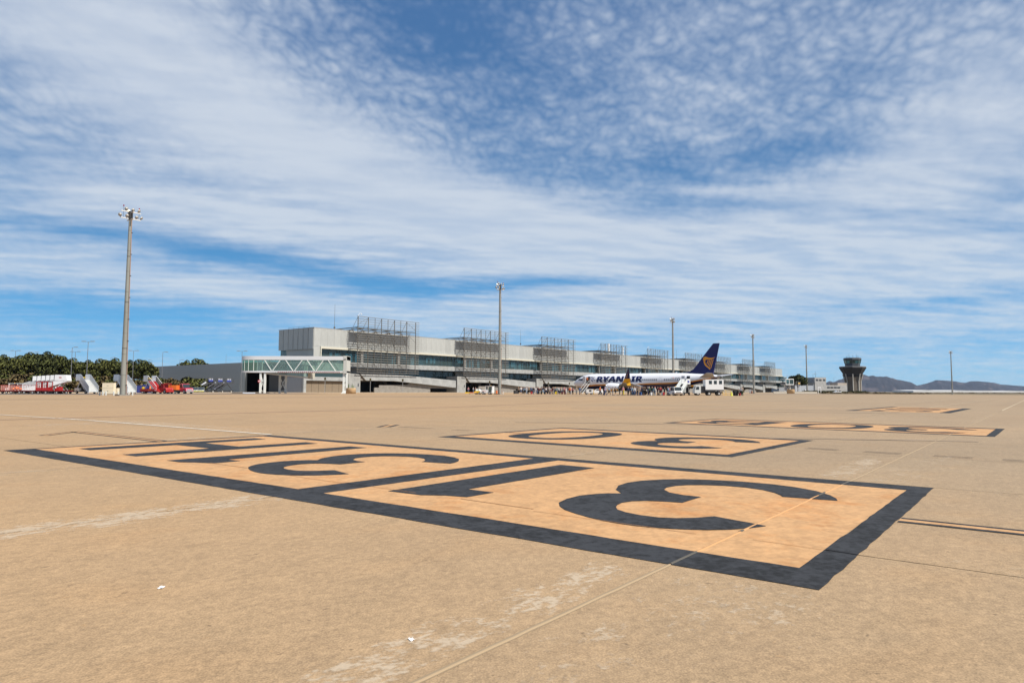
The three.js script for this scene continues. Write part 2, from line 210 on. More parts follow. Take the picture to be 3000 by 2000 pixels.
const three = pairs('5.68,3.11 5.86,3.27 6.13,3.39 6.37,3.42 6.62,3.38 6.85,3.25 7.02,3.09 7.14,2.85 7.22,2.53 7.22,2.21 7.14,1.96 7,1.74 6.8,1.57 6.63,1.48 6.5,1.44 6.42,1.88 6.5,1.92 6.62,2.01 6.74,2.16 6.8,2.35 6.79,2.55 6.71,2.73 6.6,2.86 6.47,2.93 6.31,2.95 6.16,2.91 6.02,2.79 5.95,2.62 5.95,2.45 5.54,2.45 5.5,2.59 5.44,2.73 5.34,2.82 5.22,2.85 5.11,2.83 5,2.79 4.9,2.72 4.83,2.61 4.79,2.47 4.79,2.31 4.85,2.19 4.95,2.09 5.1,2 4.97,1.57 4.83,1.63 4.69,1.72 4.57,1.84 4.48,1.99 4.42,2.15 4.39,2.29 4.39,2.42 4.41,2.56 4.46,2.72 4.53,2.88 4.62,3.04 4.73,3.16 4.88,3.27 5.09,3.33 5.32,3.34 5.5,3.28 5.61,3.21');
const shift = (pts, du, dv, shear = 0) => pts.map(([u, v]) => [u + du + shear * v, v + dv]);
const oval = (cu, cv, a, b, n = 2.5) => [...Array(44)].map((_, i) => { const t = i / 44 * 6.28319, c = Math.cos(t), s = Math.sin(t); return [cu + a * Math.sign(c) * Math.abs(c) ** (2 / n), cv + b * Math.sign(s) * Math.abs(s) ** (2 / n)]; });
function paintLine0(name, m, pts, w, y) { return part(name, strip(pts, w, y), m, apron); }
function marking(label, outer, panels, glyphs) {
  const t = thing('apron_marking', label, 'ground marking', V3(0, 0, 0));
  part('border', patch(outer, 0.003, panels, 0.012), blackPaint, t);
  for (const p of panels) part('panel', patch(p, 0.002, [], 0), orangePaint, t);
  for (const [n, pts, h] of glyphs) part(n, patch(pts, 0.005, h ?? [], 0.006), blackPaint, t);
}
marking('large orange ground sign split in two boxes, 31H and 31 in black, nearest the camera', pairs('3.57,12.62 8.2,12.7 7.98,0.88 3.55,0.88'), [pairs('3.96,5.25 7.79,5.23 7.63,1.07 3.92,1.07'), pairs('3.96,12.51 7.92,12.5 7.8,5.65 3.97,5.65')],
  [['digit', three], ['digit', pairs('4.42,4.89 7.35,4.9 7.33,4.38 4.98,4.38 4.98,4.06 4.61,4.07 4.56,4.28 4.44,4.46')],
    ['digit', shift(three, 0.05, 4.63)], ['digit', pairs('4.43,9.23 7.46,9.19 7.46,8.77 5.01,8.73 5.02,8.43 4.64,8.42 4.55,8.68 4.43,8.87')], ['letter', pairs('4.42,12.09 7.5,12.13 7.48,11.7 6.26,11.67 6.24,10.54 7.52,10.52 7.48,10.1 4.42,10.1 4.42,10.54 5.76,10.57 5.74,11.63 4.42,11.65')]]);
marking('orange ground sign with black 30 just behind the double sign', pairs('10.12,9.75 14.64,9.72 14.18,3.54 9.81,3.57'), [pairs('10.45,9.58 14.35,9.55 13.91,3.74 10.14,3.76')], [['digit', shift(three, 6.24, 2.68, 0.03)], ['digit', oval(12.32, 8.05, 1.43, 0.97), [oval(12.32, 8.05, 1.06, 0.55)]]]);
marking('long orange ground sign with black 30B, third from the camera', pairs('18.92,8.95 23.1,8.84 22.0,0.79 17.92,0.82'), [pairs('19.22,8.77 22.74,8.66 21.63,0.97 18.21,0.99')], [['digit', shift(three, 13.95, -0.15, 0.12)], ['digit', oval(20.35, 4.6, 1.38, 0.98), [oval(20.35, 4.6, 1.0, 0.55)]],
  ['letter', pairs('20.07,8.38 19.7,8.1 19.52,7.5 19.5,6.8 19.42,6.35 21.87,6.2 21.95,6.87 21.98,7.46 21.88,8.0 21.68,8.33 21.35,8.43 21.02,8.3 20.78,8.05 20.5,8.32'), [pairs('20.24,7.86 20.45,7.82 20.56,7.5 20.5,6.82 19.8,6.86 19.83,7.3 19.97,7.7'), pairs('21.22,7.87 21.5,7.8 21.62,7.4 21.55,6.76 20.83,6.8 20.9,7.4 21.0,7.75')]]]);
{
  const t = thing('apron_marking', 'far orange ground sign seen at a low angle, black bars along two sides', 'ground marking', V3(0, 0, 0));
  for (const q of ['37.61,7.85 48.99,7.5 48.85,7.15 37.5,7.45', '47.1,3.2 36.6,3.3 36.7,3.72 47.2,3.62']) part('border', patch(pairs(q), 0.006, [], 0.02), blackPaint, t);
  part('panel', patch(pairs('37.45,7.4 48.8,7.1 47.2,3.66 36.75,3.75'), 0.004), orangePaint, t);
  const turn = three.map(([u, v]) => [37.6 + (v - 1.4) * 1.25, 4.2 + (u - 4.4) * 0.95]); part('digit', patch(turn, 0.008), blackPaint, t); part('digit', patch(oval(42.6, 5.55, 1.2, 1.3), 0.008, [oval(42.6, 5.55, 0.7, 0.95)]), blackPaint, t); part('letter', patch(pairs('44.6,4.2 45.0,6.7 45.5,6.7 45.35,5.6 46.0,5.6 46.1,6.7 46.6,6.7 46.2,4.2 45.7,4.2 45.8,5.1 45.2,5.1 45.1,4.2'), 0.008), blackPaint, t);
}
const paintLine = (name, m, pts, w, y = 0.004, o = 0) => part(name, strip(pts, w, y, o), m, apron);
// the transverse saw cut shows through the paint
const cutOrange = M(0.34, 0.17, 0.07, 0.95), cutBlack = M(0.006, 0.006, 0.007, 0.95);
for (const [a, b, w, m, u] of [[0.88, 1.06, 0.022, cutBlack, 4.44], [1.08, 1.5, 0.006, cutOrange, 4.445], [1.85, 3.2, 0.007, cutOrange, 4.40], [3.25, 4.05, 0.014, cutOrange, 4.49], [4.6, 5.24, 0.009, cutOrange, 4.5], [5.27, 5.63, 0.012, cutBlack, 4.5], [5.66, 6.6, 0.01, cutOrange, 4.5], [7.6, 8.5, 0.012, cutOrange, 4.62]]) paintLine0('saw_cut', m, [[u, a], [u + 0.02, b]], w, 0.0062);
// the guide line beside and beyond the signs
for (const [L] of [[[[5.84, 0.87], [5.82, -9]]], [[[6.0, 12.72], [6.07, 16.9]]], [[[6.07, 16.9], [5.2, 16.0]]]]) { paintLine('guide_line', orangePaint, L, 0.09, 0.004); for (const s of [-1, 1]) paintLine('guide_line_edge', blackPaint, L, 0.06, 0.004, s * 0.077); }
for (const [a, b] of [[3.16, 2.65], [2.26, 1.74], [1.31, 0.82], [0.47, -0.1], [-0.5, -1.1]]) for (const s of [-0.09, 0.09]) paintLine('worn_dash', rubber, [[12.0 + s + (a - 1.5) * 0.1, a], [12.0 + s + (b - 1.5) * 0.1, b]], 0.035, 0.0045);
for (const s of [0, 0.34]) paintLine('short_bar', blackPaint, [[11.78, 13.42 - s * 0 + s * 0.5], [12.62, 13.98 + s * 0.5]].map(([u, v]) => [u + s * 0.55, v - s * 0.95]), 0.13, 0.0045);
paintLine('short_bar', orangePaint, [[11.87, 13.34], [12.7, 13.9]], 0.13, 0.0045);
for (const [v0, v1] of [[13.0, 11.9], [11.2, 10.6], [9.6, 9.0]]) for (const s of [0, 0.16]) paintLine('worn_dash', rubber, [[12.1 + s, v0], [12.1 + s, v1]], 0.03, 0.0045);
paintLine('faded_red_line', redLine, [[-4, 24.3], [6.9, 24.75], [16, 25.2], [24.7, 25.6], [30, 26.2], [36, 27.6], [44, 30], [58, 32.8]], 0.16, 0.0085);
for (const [a, b] of [[[8.3, 12.8], [8.5, 24]], [[8.5, 22.2], [8.2, 30]]]) paintLine('faded_white_line', whiteLine, [a, b], 0.09, 0.0085);
for (let i = 0; i < 7; i++) { const r = 60 + i * 9; for (let k = 0; k < 5; k++) paintLine('worn_dash', rubber, [[r, 9 - k * 3.2], [r, 7.4 - k * 3.2]], 0.28, 0.006); }
for (const [u, v, l, w] of [[16.2, 12.4, 5, 0.12], [16.6, 11.9, 3, 0.1], [30, 14, 9, 0.25], [14.8, 3.2, 2.2, 0.16], [14.2, 4.4, 2.4, 0.1], [24, 21, 6, 0.14], [31, 20, 14, 0.3]]) paintLine('skid_mark', M(0.27, 0.2, 0.14, 0.95), [[u, v], [u + l * 0.3, v - l * 0.5], [u + l * 0.5, v - l]], w, 0.0055);
// darker traffic lane and asphalt service road
const asphalt = M(1, 1, 1, 0.92, { map: grainTex, vertexColors: true });
part('worn_lane', sheet(62, 400, 60, 78, 80, 8, 0.005, [0.8, 0.83, 0.9]), concrete, apron);
part('worn_lane', sheet(-20, 62, 66, 75, 40, 4, 0.005, [0.9, 0.91, 0.94]), concrete, apron);
struct('service_road', [sheet(-70, 96, 126, 146, 40, 6, 0.006, 1, (u, v) => { const k = 1 + 0.2 * fbm(u * 0.3, v * 0.3, 3); return [0.075 * k, 0.075 * k, 0.08 * k]; })], asphalt).castShadow = false;
struct('pavement', [b0(-70, 560, -0.2, 0.14, -176, -157.2).rotateY(PHI)], M(0.40, 0.32, 0.23, 0.9));
// dry land to the horizon
{
  const soil = M(1, 1, 1, 0.95, { vertexColors: true });
  const g = sheet(-9000, 9000, -3000, 9000, 90, 60, -0.06, 1, (u, v) => { const k = 1 + 0.35 * fbm(u * 0.004, v * 0.004, 4); return [0.21 * k, 0.165 * k, 0.10 * k]; }, 40);
  struct('dry_ground', [g], soil).castShadow = false;
}
for (const [b, d, s, l] of [[-0.5009, 3.343, 0.024, 'small white paper scrap lying on bare concrete at lower left'], [-0.1417, 2.673, 0.018, 'white paper scrap lying near the sealed joint at the bottom']]) { const g = new THREE.PlaneGeometry(s, s * 1.6, 4, 4).rotateX(-Math.PI / 2); const p = g.attributes.position; for (let i = 0; i < p.count; i++) p.setY(i, 0.004 + 0.0025 * Math.sin(i * 1.7)); g.computeVertexNormals(); const m = part(numbered('paper_scrap'), g, M(0.7, 0.7, 0.7, 0.8), scene); m.position.copy(B(b, d)); m.rotation.y = 0.6 + b; tag(m, l, 'paper scrap', 'paper scraps on the apron'); }

// ------------------------------------------------------------------ the terminal: nine bays of 47 m, louvre screens, ramps, glass
const seamTex = pixels(512, (x, y, n) => { const a = x / n, b = y / n; let v = 0.9 + 0.035 * tileNoise(a, b, 5) + 0.04 * tileNoise(a, b * 0.15, 60) + 0.02 * (PERM[(PERM[x & 255] + y) & 255] / 255 - 0.5); const s = (x % 128); if (s < 3) v *= 0.72; else if (s < 5) v *= 1.06; v *= 1 - 0.05 * smooth(0.2, 0.5, tileNoise(a, b * 0.1, 24)); return [255 * clamp(v), 255 * clamp(v), 255 * clamp(v * 0.985)]; });
const concTex = pixels(512, (x, y, n) => { const a = x / n, b = y / n; let v = 0.88 + 0.09 * tileNoise(a, b, 6) + 0.07 * tileNoise(a, b, 23) + 0.05 * tileNoise(a, b, 90) - 0.1 * smooth(0.15, 0.5, tileNoise(a, b * 0.06, 40)); if (y % 256 < 2) v *= 0.85; return [255 * clamp(v), 255 * clamp(v * 0.985), 255 * clamp(v * 0.96)]; });
seamTex.repeat.set(0.5, 0.22); concTex.repeat.set(0.21, 0.21);
const metal = (r, g, b, o = {}) => M(r, g, b, 0.45, { map: seamTex, metalness: 0.15, ...o });
const cladA = metal(0.50, 0.51, 0.50), cladB = metal(0.475, 0.485, 0.478), cladC = metal(0.525, 0.535, 0.525);
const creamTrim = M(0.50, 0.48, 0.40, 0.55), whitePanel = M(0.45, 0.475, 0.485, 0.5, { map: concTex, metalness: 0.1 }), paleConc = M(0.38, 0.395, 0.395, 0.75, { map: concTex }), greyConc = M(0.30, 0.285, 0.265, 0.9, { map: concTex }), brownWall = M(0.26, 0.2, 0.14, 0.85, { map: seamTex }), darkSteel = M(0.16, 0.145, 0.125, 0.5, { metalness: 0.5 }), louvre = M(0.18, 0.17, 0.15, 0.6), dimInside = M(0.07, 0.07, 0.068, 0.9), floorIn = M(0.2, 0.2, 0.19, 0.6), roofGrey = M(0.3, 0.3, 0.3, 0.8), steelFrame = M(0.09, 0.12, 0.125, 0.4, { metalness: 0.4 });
const pane = new THREE.MeshPhysicalMaterial({ color: new THREE.Color().setRGB(0.30, 0.42, 0.40), roughness: 0.03, transmission: 0.9, thickness: 0, ior: 1.5, side: THREE.DoubleSide });
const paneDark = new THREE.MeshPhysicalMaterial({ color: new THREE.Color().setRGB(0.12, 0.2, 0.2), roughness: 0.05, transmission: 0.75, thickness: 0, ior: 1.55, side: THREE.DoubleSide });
const paneClear = new THREE.MeshPhysicalMaterial({ color: new THREE.Color().setRGB(0.76, 0.85, 0.80), roughness: 0.02, transmission: 0.93, thickness: 0, ior: 1.5, side: THREE.DoubleSide });
const LEN = 443.7, BAY = 47;
const terminal = thing('terminal_building', 'long grey airport terminal with nine louvre screens along its front', 'terminal', P(118.2, 0, 162.6), PHI);
{
  const T = terminal;
  const wall = new THREE.Group(); wall.name = 'upper_wall'; T.add(wall);
  const shapes = [0, 1, 2].map(() => b0(0.012, 2.345, 13.3, 18.5, -0.16, 0)), mats = [cladA, cladB, cladC, cladA], r = rng(5);
  for (let i = 0; i < 188; i++) { const m = part('wall_panel', shapes[i % 3], mats[Math.floor(r() * 4)], wall); m.position.x = i * 2.36; m.position.z = (r() - 0.5) * 0.012; }
  for (let i = 0; i < 7; i++) { const m = part('wall_panel', b0(-0.16, 0, 12.45, 18.5, -2.42 * (i + 1) + 0.012, -2.42 * i - 0.17), mats[Math.floor(r() * 4)], wall); m.position.x = (r() - 0.5) * 0.012; }
  part('upper_storey', [b0(0.02, LEN - 0.2, 12.68, 18.35, -17, -0.2)], dimInside, T);
  part('roof_edge', [b0(-0.2, LEN, 18.5, 18.62, -17.2, 0.06)], roofGrey, T);
  part('guard_rail', [beam([0.5, 19.1, -3], [0.5, 19.1, -13], 0.06), ...[0, 1, 2, 3, 4].map((k) => beam([0.5, 18.6, -3 - k * 2.5], [0.5, 19.1, -3 - k * 2.5], 0.05))], darkSteel, T);
  // glass corner and body under the overhang, left end
  part('end_wall', [b0(0.3, 0.6, 8.9, 12.45, -13.6, -0.3)], cladA, T);
  part('corner_panel', [b0(0.0, 2.2, 8.9, 13.28, -0.5, -0.02)], cladC, T);
  part('window_frame', [b0(2.2, 2.5, 8.9, 13.3, -1, 0.3), b0(2.5, 12, 12.66, 13.29, -1, 0.3)], creamTrim, T);
  part('window', [b0(0.35, 0.38, 9, 12.45, -16.6, -13.7), b0(0.38, 8, 9, 12.45, -16.63, -16.6)], paneClear, T);
  for (let k = 0; k < 9; k++) { const x0 = k === 0 ? 12 : BAY * k, x1 = k === 8 ? LEN : BAY * (k + 1); part('ledge', b0(x0 + 0.01, x1, 12.66, 13.29, -1.2, 0.55), creamTrim, T); }
  // glass band of the departure floor
  const g1 = b0(0.05, 3.55, 9.2, 12.62, -1.02, -1.0), mul = b0(-0.05, 0.05, 9.2, 12.64, -1.16, -0.9), nPane = 123;
  for (let i = 0; i < nPane; i++) { const x = 2.55 + i * 3.585; part('window_pane', g1, i % 13 === 11 ? paneDark : pane, T).position.x = x; part('mullion', mul, steelFrame, T).position.x = x; }
  part('transom', [b0(2.5, LEN - 0.3, 11.35, 11.42, -1.08, -0.94)], steelFrame, T);
  part('departure_floor', [b0(0.4, LEN, 8.95, 9.14, -17, -1.2)], floorIn, T);
  for (let i = 0; i < 57; i++) part('inner_column', b0(-0.3, 0.3, 9.14, 12.68, -9.3, -8.7), M(0.22, 0.23, 0.22, 0.8), T).position.x = 6 + i * 7.8;
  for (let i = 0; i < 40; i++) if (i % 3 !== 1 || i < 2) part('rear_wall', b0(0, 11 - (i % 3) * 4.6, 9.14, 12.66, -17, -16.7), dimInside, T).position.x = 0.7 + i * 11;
  part('rear_sill', [b0(4, LEN, 9.14, 9.9, -16.99, -16.72)], dimInside, T);
  for (let i = 0; i < 30; i++) part('counter', [b0(0, 4 + (i % 4), 9.14, 10.2 + (i % 3) * 0.5, -6, -5), b0(0.5, 1.1, 10.2, 11.6, -5.8, -5.3)], i % 2 ? dimInside : steelFrame, T).position.x = 8 + i * 14.3;
  // spandrel band
  const sp = b0(0.012, 3.9, 7.62, 9.14, -1.1, 0.1);
  for (let i = 0; i < 110; i++) part('spandrel_panel', sp, i % 5 ? whitePanel : paleConc, T).position.x = 12.4 + i * 3.915;
  part('spandrel_panel', [b0(-3.2, 12.38, 7.6, 8.9, -3.2, -1.4)], paleConc, T);
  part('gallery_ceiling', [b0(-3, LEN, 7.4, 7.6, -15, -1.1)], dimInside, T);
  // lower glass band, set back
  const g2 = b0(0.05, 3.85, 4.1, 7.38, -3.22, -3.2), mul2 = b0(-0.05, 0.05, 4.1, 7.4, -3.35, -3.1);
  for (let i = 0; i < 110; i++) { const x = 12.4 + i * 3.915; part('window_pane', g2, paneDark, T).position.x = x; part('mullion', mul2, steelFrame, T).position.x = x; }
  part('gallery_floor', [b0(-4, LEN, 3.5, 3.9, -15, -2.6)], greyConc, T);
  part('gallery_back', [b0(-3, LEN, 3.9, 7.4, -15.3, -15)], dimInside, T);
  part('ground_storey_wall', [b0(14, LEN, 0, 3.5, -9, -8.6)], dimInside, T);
  for (let i = 0; i < 9; i++) part('ground_storey_pier', b0(0, 1.2, 0, 3.5, -8.6, -4), greyConc, T).position.x = 30 + i * BAY;
  // first bay: low glazed front and the brown gates
  part('corner_column', [b0(-5.2, -4.35, 0, 7.6, 2.2, 3)], whitePanel, T);
  part('low_window', [b0(-4.3, 9.5, 4.5, 5.8, 2.55, 2.6)], paneDark, T);
  part('low_band', [b0(-4.34, 9.8, 3.42, 4.5, 2.3, 2.95), b0(-4.34, 9.8, 5.8, 7.6, -3, 2.7)], whitePanel, T);
  for (let i = 0; i < 6; i++) part('gate_leaf', b0(0.03, 2.3, 0.05, 3.4, 2.0, 2.15), brownWall, T).position.x = -4.33 + i * 2.34;
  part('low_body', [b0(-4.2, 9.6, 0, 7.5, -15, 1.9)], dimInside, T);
  part('side_wall', [b0(-5.2, -4.9, 0, 4.3, -4.7, 2.1), b0(-5.2, -4.9, 4.35, 8.8, -4.7, 2.1)], metal(0.36, 0.37, 0.4), T);
  // left flank: recess, dark gate, and the long grey shed running back
  part('recess_wall', [b0(-0.6, -0.3, 0, 6.5, -17, -4.7), b0(-5.2, -0.3, 6.5, 6.8, -17, -4.7)], M(0.13, 0.13, 0.135, 0.9), T);
  part('shed_wall', [prism([[28.3, 0], [28.3, 8.95], [86, 8.75], [86, 0]], 0, 0.3).rotateY(Math.PI / 2).translate(-5.4, 0, 0), b0(-5.1, -1, 0, 8.7, -86, -85.7)], metal(0.42, 0.435, 0.445, { roughness: 0.6 }), T);
  part('shed_roof', [b0(-5.2, 30, 8.6, 8.75, -86, -17.2)], roofGrey, T);
  part('gate_jamb', [b0(-5.7, -5.05, 0, 6.2, -28.3, -25.3), b0(-5.35, -5.1, 6.2, 8.9, -28.3, -17)], cladA, T);
  part('gate_inside', [b0(-5, 4, 0, 6.4, -30, -29.7), b0(2, 2.3, 0, 6.4, -29.7, -17)], M(0.01, 0.01, 0.01, 1), T);
  // the bays
  for (let k = 0; k < 9; k++) {
    const X = k * BAY, last = k === 8;
    const band = part('ramp_parapet', prism(last ? pairs('14.4,5.72 27.8,5.7 29.7,3.55 28.8,3.66 16.7,3.68').map(([a, b]) => [a, b]).slice(0, 2).concat(pairs('35,5.35 43.5,4.9 43.5,2.4 35,3.1 28.8,3.66 16.7,3.68')) : pairs('14.4,5.74 26.6,5.74 30,5.62 56.4,4.22 56.4,1.73 30,3.58 28,3.68 16.7,3.68'), 2.6, 3.0, 0.03), whitePanel, T); band.position.x = X;
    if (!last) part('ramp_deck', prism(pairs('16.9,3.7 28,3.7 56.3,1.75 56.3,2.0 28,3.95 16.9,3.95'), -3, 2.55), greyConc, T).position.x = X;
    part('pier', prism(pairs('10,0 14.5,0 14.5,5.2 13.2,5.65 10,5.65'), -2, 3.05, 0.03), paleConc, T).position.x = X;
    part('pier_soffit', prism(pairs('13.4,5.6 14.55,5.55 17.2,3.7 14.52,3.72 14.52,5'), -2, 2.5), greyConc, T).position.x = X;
    part('door_sign', b0(13.5, 13.9, 1.9, 2.75, 3.05, 3.1), M(0.05, 0.05, 0.06, 0.5), T).position.x = X;
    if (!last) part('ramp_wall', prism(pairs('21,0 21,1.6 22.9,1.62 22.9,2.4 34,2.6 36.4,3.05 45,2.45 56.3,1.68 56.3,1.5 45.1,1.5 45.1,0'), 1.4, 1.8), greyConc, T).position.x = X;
    part('pale_bay_wall', prism(pairs('15.2,5.9 15.2,7.5 29,7.5 29,5.9'), -2.9, -2.5), paleConc, T).position.x = X;  // pale concrete wall panel, set back behind the screen
    part('bay_column', b0(17.2, 18.1, 9.2, 12.62, -0.95, -0.1), paleConc, T).position.x = X;
    part('bay_column', b0(32.2, 33.1, 9.2, 12.62, -0.95, -0.1), paleConc, T).position.x = X;
    // louvre screen in front of the bay
    const s = new THREE.Group(); s.name = 'louvre_screen'; s.position.x = X; T.add(s);
    if (k === 0) {
      const slat = bx(25.4, 0.13, 0.2, 24.8, 0, 4, -0.08), post = [12.6, 16.5, 21.7, 27, 32.2, 36.1], thin = [19.1, 24.3, 29.6];
      for (let i = 0; i < 25; i++) part('slat', slat, louvre, s).position.y = 6.12 + i * 0.685;
      for (const x of post) part('post', b0(x - 0.09, x + 0.09, 6.0, 22.6, 3.7, 3.86), darkSteel, s);
      for (const x of thin) part('post', b0(x - 0.05, x + 0.05, 6.0, 22.6, 3.72, 3.84), darkSteel, s);
      for (const x of post.slice(0, 5)) { part('roof_beam', beam([x, 19.35, 3.7], [x, 19.15, -13], 0.16, 0.28), darkSteel, s); part('strut', beam([x, 22.3, 3.6], [x - 0.9, 19.4, 2.6], 0.07), darkSteel, s); part('strut', beam([x, 14.6, 3.6], [x - 0.9, 18.9, 2.4], 0.11), darkSteel, s); part('strut', beam([x, 9.0, 0.2], [x, 6.8, 3.6], 0.1), darkSteel, s); part('strut', beam([x, 12.9, 0.4], [x, 12.9, 3.7], 0.12), darkSteel, s); }
      part('walkway', b0(12.4, 36.4, 19.3, 19.42, 1.2, 3.5), darkSteel, s); part('chord', b0(12.4, 36.4, 18.95, 19.05, 0.9, 1.1), darkSteel, s);
      for (let i = 0; i < 5; i++) for (const q of [0, 1]) part('cross_brace', beam([post[i + q], 18.9, 1 + q * 0.2], [post[i + 1 - q], 14.2, 1 + q * 0.2], 0.1), darkSteel, s);
      for (const q of [[[12.6, 20.2, 3.6], [16.5, 22.4, 3.6]], [[32.2, 22.4, 3.6], [36.1, 20, 3.6]], [[32.2, 18.9, 3.6], [36.1, 16.2, 3.6]], [[12.6, 17.8, 3.6], [16.5, 18.9, 3.6]]]) part('end_brace', beam(...q, 0.06), darkSteel, s);
    } else { const first = T.getObjectByName('louvre_screen'); for (const c of first.children) s.add(c.clone()); }
  }
  part('end_pavilion', [b0(LEN, LEN + 9, 4.2, 5, -14, 1), b0(LEN, LEN + 9, 12, 12.6, -14, 1), b0(LEN, LEN + 9, 7.6, 9, -14, 1)], whitePanel, T);
  part('end_window', [b0(LEN, LEN + 8.9, 5, 7.6, 0.8, 0.85), b0(LEN, LEN + 8.9, 9, 12, 0.8, 0.85), b0(LEN + 8.85, LEN + 8.9, 9, 12, -14, 0.8), b0(LEN + 8.85, LEN + 8.9, 5, 7.6, -14, 0.8)], pane, T);
  for (const [x, h, r2] of [[183, 6, 0.55], [198, 5, 0.35]]) part('flue', [rod([x, 18.5, -9], [x, 18.6 + h, -9], r2, r2, 16)], M(0.75, 0.75, 0.73, 0.4), T);
  for (const [x, z, h] of [[15.5, -11, 9], [108, -8, 7.5], [262, -8, 7], [406, -10, 9]]) part('aerial', [rod([x, 18.5, z], [x, 18.6 + h, z], 0.07, 0.03, 6), bx(0.4, 0.5, 0.4, x, 20.2, z)], darkSteel, T);
  for (const X of [12.5, 12.5 + 4 * BAY]) part('camera_arm', [new THREE.TubeGeometry(new THREE.CatmullRomCurve3([V3(X, 22.5, 3.8), V3(X + 0.3, 23.2, 3.8), V3(X + 0.8, 23.55, 3.8), V3(X + 1.2, 23.5, 3.8)]), 12, 0.05, 6), ball(0.2, X + 1.3, 23.35, 3.8, 1, 0.9, 1)], M(0.7, 0.7, 0.7, 0.4), T);
}
// the glazed boarding bridge in front of the left end
{
  const T = thing('boarding_bridge', 'glazed white boarding bridge on legs left of the terminal front', 'boarding bridge', V3(-66, 0, -165), 0);
  const white = M(0.66, 0.66, 0.66, 0.45), frameW = M(0.72, 0.74, 0.70, 0.4), rail = M(0.5, 0.5, 0.5, 0.5);
  const hub = (r, y0, y1, m, n, open) => part(n, [new THREE.CylinderGeometry(r, r, y1 - y0, 28, 1, open, Math.PI, Math.PI).scale(1, 1, 0.44).translate(4.3, (y0 + y1) / 2, -1.6)], m, T);
  part('roof', [b0(4.3, 26.1, 8.05, 8.98, -3.4, 0.25)], white, T); hub(4.25, 8.05, 8.98, white, 'hub_roof', false);
  part('deck', [b0(4.3, 26.1, 5.0, 5.42, -3.4, 0.2)], white, T); hub(4.2, 5.0, 5.4, white, 'hub_deck', false);
  for (let i = 0; i < 6; i++) for (const z of [0.1, -3.25]) part('window_pane', b0(4.4 + i * 3.45, 7.8 + i * 3.45, 5.42, 8.05, z - 0.015, z + 0.015), paneClear, T);
  { const g = new THREE.CylinderGeometry(4.15, 4.15, 2.6, 24, 1, true, Math.PI, Math.PI).scale(1, 1, 0.44).translate(4.3, 6.73, -1.6); part('hub_glass', g, new THREE.MeshPhysicalMaterial({ color: new THREE.Color().setRGB(0.5, 0.66, 0.5), roughness: 0.03, transmission: 0.9, thickness: 0, side: THREE.DoubleSide }), T); }
  for (let i = 0; i < 9; i++) { const a = Math.PI + (i + 0.5) / 9 * Math.PI; part('post', rod([4.3 + Math.sin(a) * 4.1, 5.4, -1.6 + Math.cos(a) * 1.8], [4.3 + Math.sin(a) * 4.1, 8.05, -1.6 + Math.cos(a) * 1.8], 0.07), frameW, T); }
  for (const x of [4.4, 5.6]) part('post', b0(x - 0.06, x + 0.06, 5.4, 8.06, -0.1, 0.05), frameW, T);
  const zig = [[6.2, 8], [7.9, 5.45], [8.2, 5.45], [10.0, 8], [11.3, 8], [13.1, 5.45], [13.5, 5.45], [15.3, 8], [16.5, 8], [18.3, 5.45], [18.7, 5.45], [20.4, 8], [21.6, 8], [23.4, 5.45]];
  for (let i = 0; i < zig.length; i += 2) for (const z of [0.15, -3.1]) part('diagonal', beam([zig[i][0], zig[i][1], z], [zig[i + 1][0], zig[i + 1][1], z], 0.17), frameW, T);
  part('end_frame', [b0(25.3, 26.1, 4.85, 9.1, -3.5, 0.3), b0(25.5, 25.7, 8.3, 8.5, 0.3, 0.45)], M(0.5, 0.5, 0.46, 0.5), T);
  part('bumper_light', b0(25.6, 25.85, 8.15, 8.4, 0.3, 0.36), M(0.05, 0.05, 0.05), T);
  for (let i = 0; i < 31; i++) part('hazard_stripe', prism([[0, 0], [0.22, 0], [0.02, 0.2], [-0.2, 0.2]], 0, 0.03).translate(9.6 + i * 0.49, 5.02, 0.205), M(0.28, 0.03, 0.06, 0.6), T);
  part('service_rail', [rod([9, 5.3, 0.5], [25, 5.3, 0.5], 0.035, 0.035, 6), ...[...Array(9)].map((_, i) => beam([9 + i * 2, 5.0, 0.3], [9 + i * 2, 5.3, 0.5], 0.04))], rail, T);
  // ramp going down behind
  part('ramp', [prism([[4.5, 4.75], [4.5, 5.1], [15.5, 4.0], [15.5, 3.65]], -7.5, -4), prism([[4.5, 7.7], [4.5, 8], [15.5, 7.0], [15.5, 6.7]], -7.5, -4)], white, T);
  for (let i = 0; i < 4; i++) part('ramp_pane', prism([[4.6 + i * 2.7, 5.08 - i * 0.27], [7.2 + i * 2.7, 4.82 - i * 0.27], [7.2 + i * 2.7, 7.45 - i * 0.25], [4.6 + i * 2.7, 7.7 - i * 0.25]], -4.05, -4.02), paneClear, T);
  for (const [a, b] of [[5.2, 8], [10.6, 8], [10.8, 13.5]]) part('diagonal', beam([a, 7.5, -4.1], [b, 4.7, -4.1], 0.14), frameW, T);
  part('ramp_end', [b0(15.5, 16.2, 3.6, 6.9, -7.6, -3.9)], creamTrim, T);
  // legs
  const leg = (x, z, top, w, n) => { for (const s of [0, 1]) part('leg', b0(x + s * w - 0.22, x + s * w + 0.22, 0.05, top, z - 0.22, z + 0.22), frameW, T); part('leg_brace', [beam([x, 0.6, z], [x + w, top - 0.4, z], 0.14), beam([x + w, 0.6, z], [x, top - 0.4, z], 0.14), beam([x, 0.6, z], [x + w, 0.6, z], 0.14)], frameW, T); };
  leg(5.25, -0.2, 5.0, 1.05); leg(25.35, -0.3, 5.0, 0.7); leg(8.1, -5.5, 4.5, 1.5);
  part('leg_base', [b0(24.9, 26.3, 0, 0.25, -0.9, 0.3), prism([[25.0, 0.25], [26.2, 0.25], [25.8, 0.7], [25.4, 0.7]], -0.6, 0)], frameW, T);
}
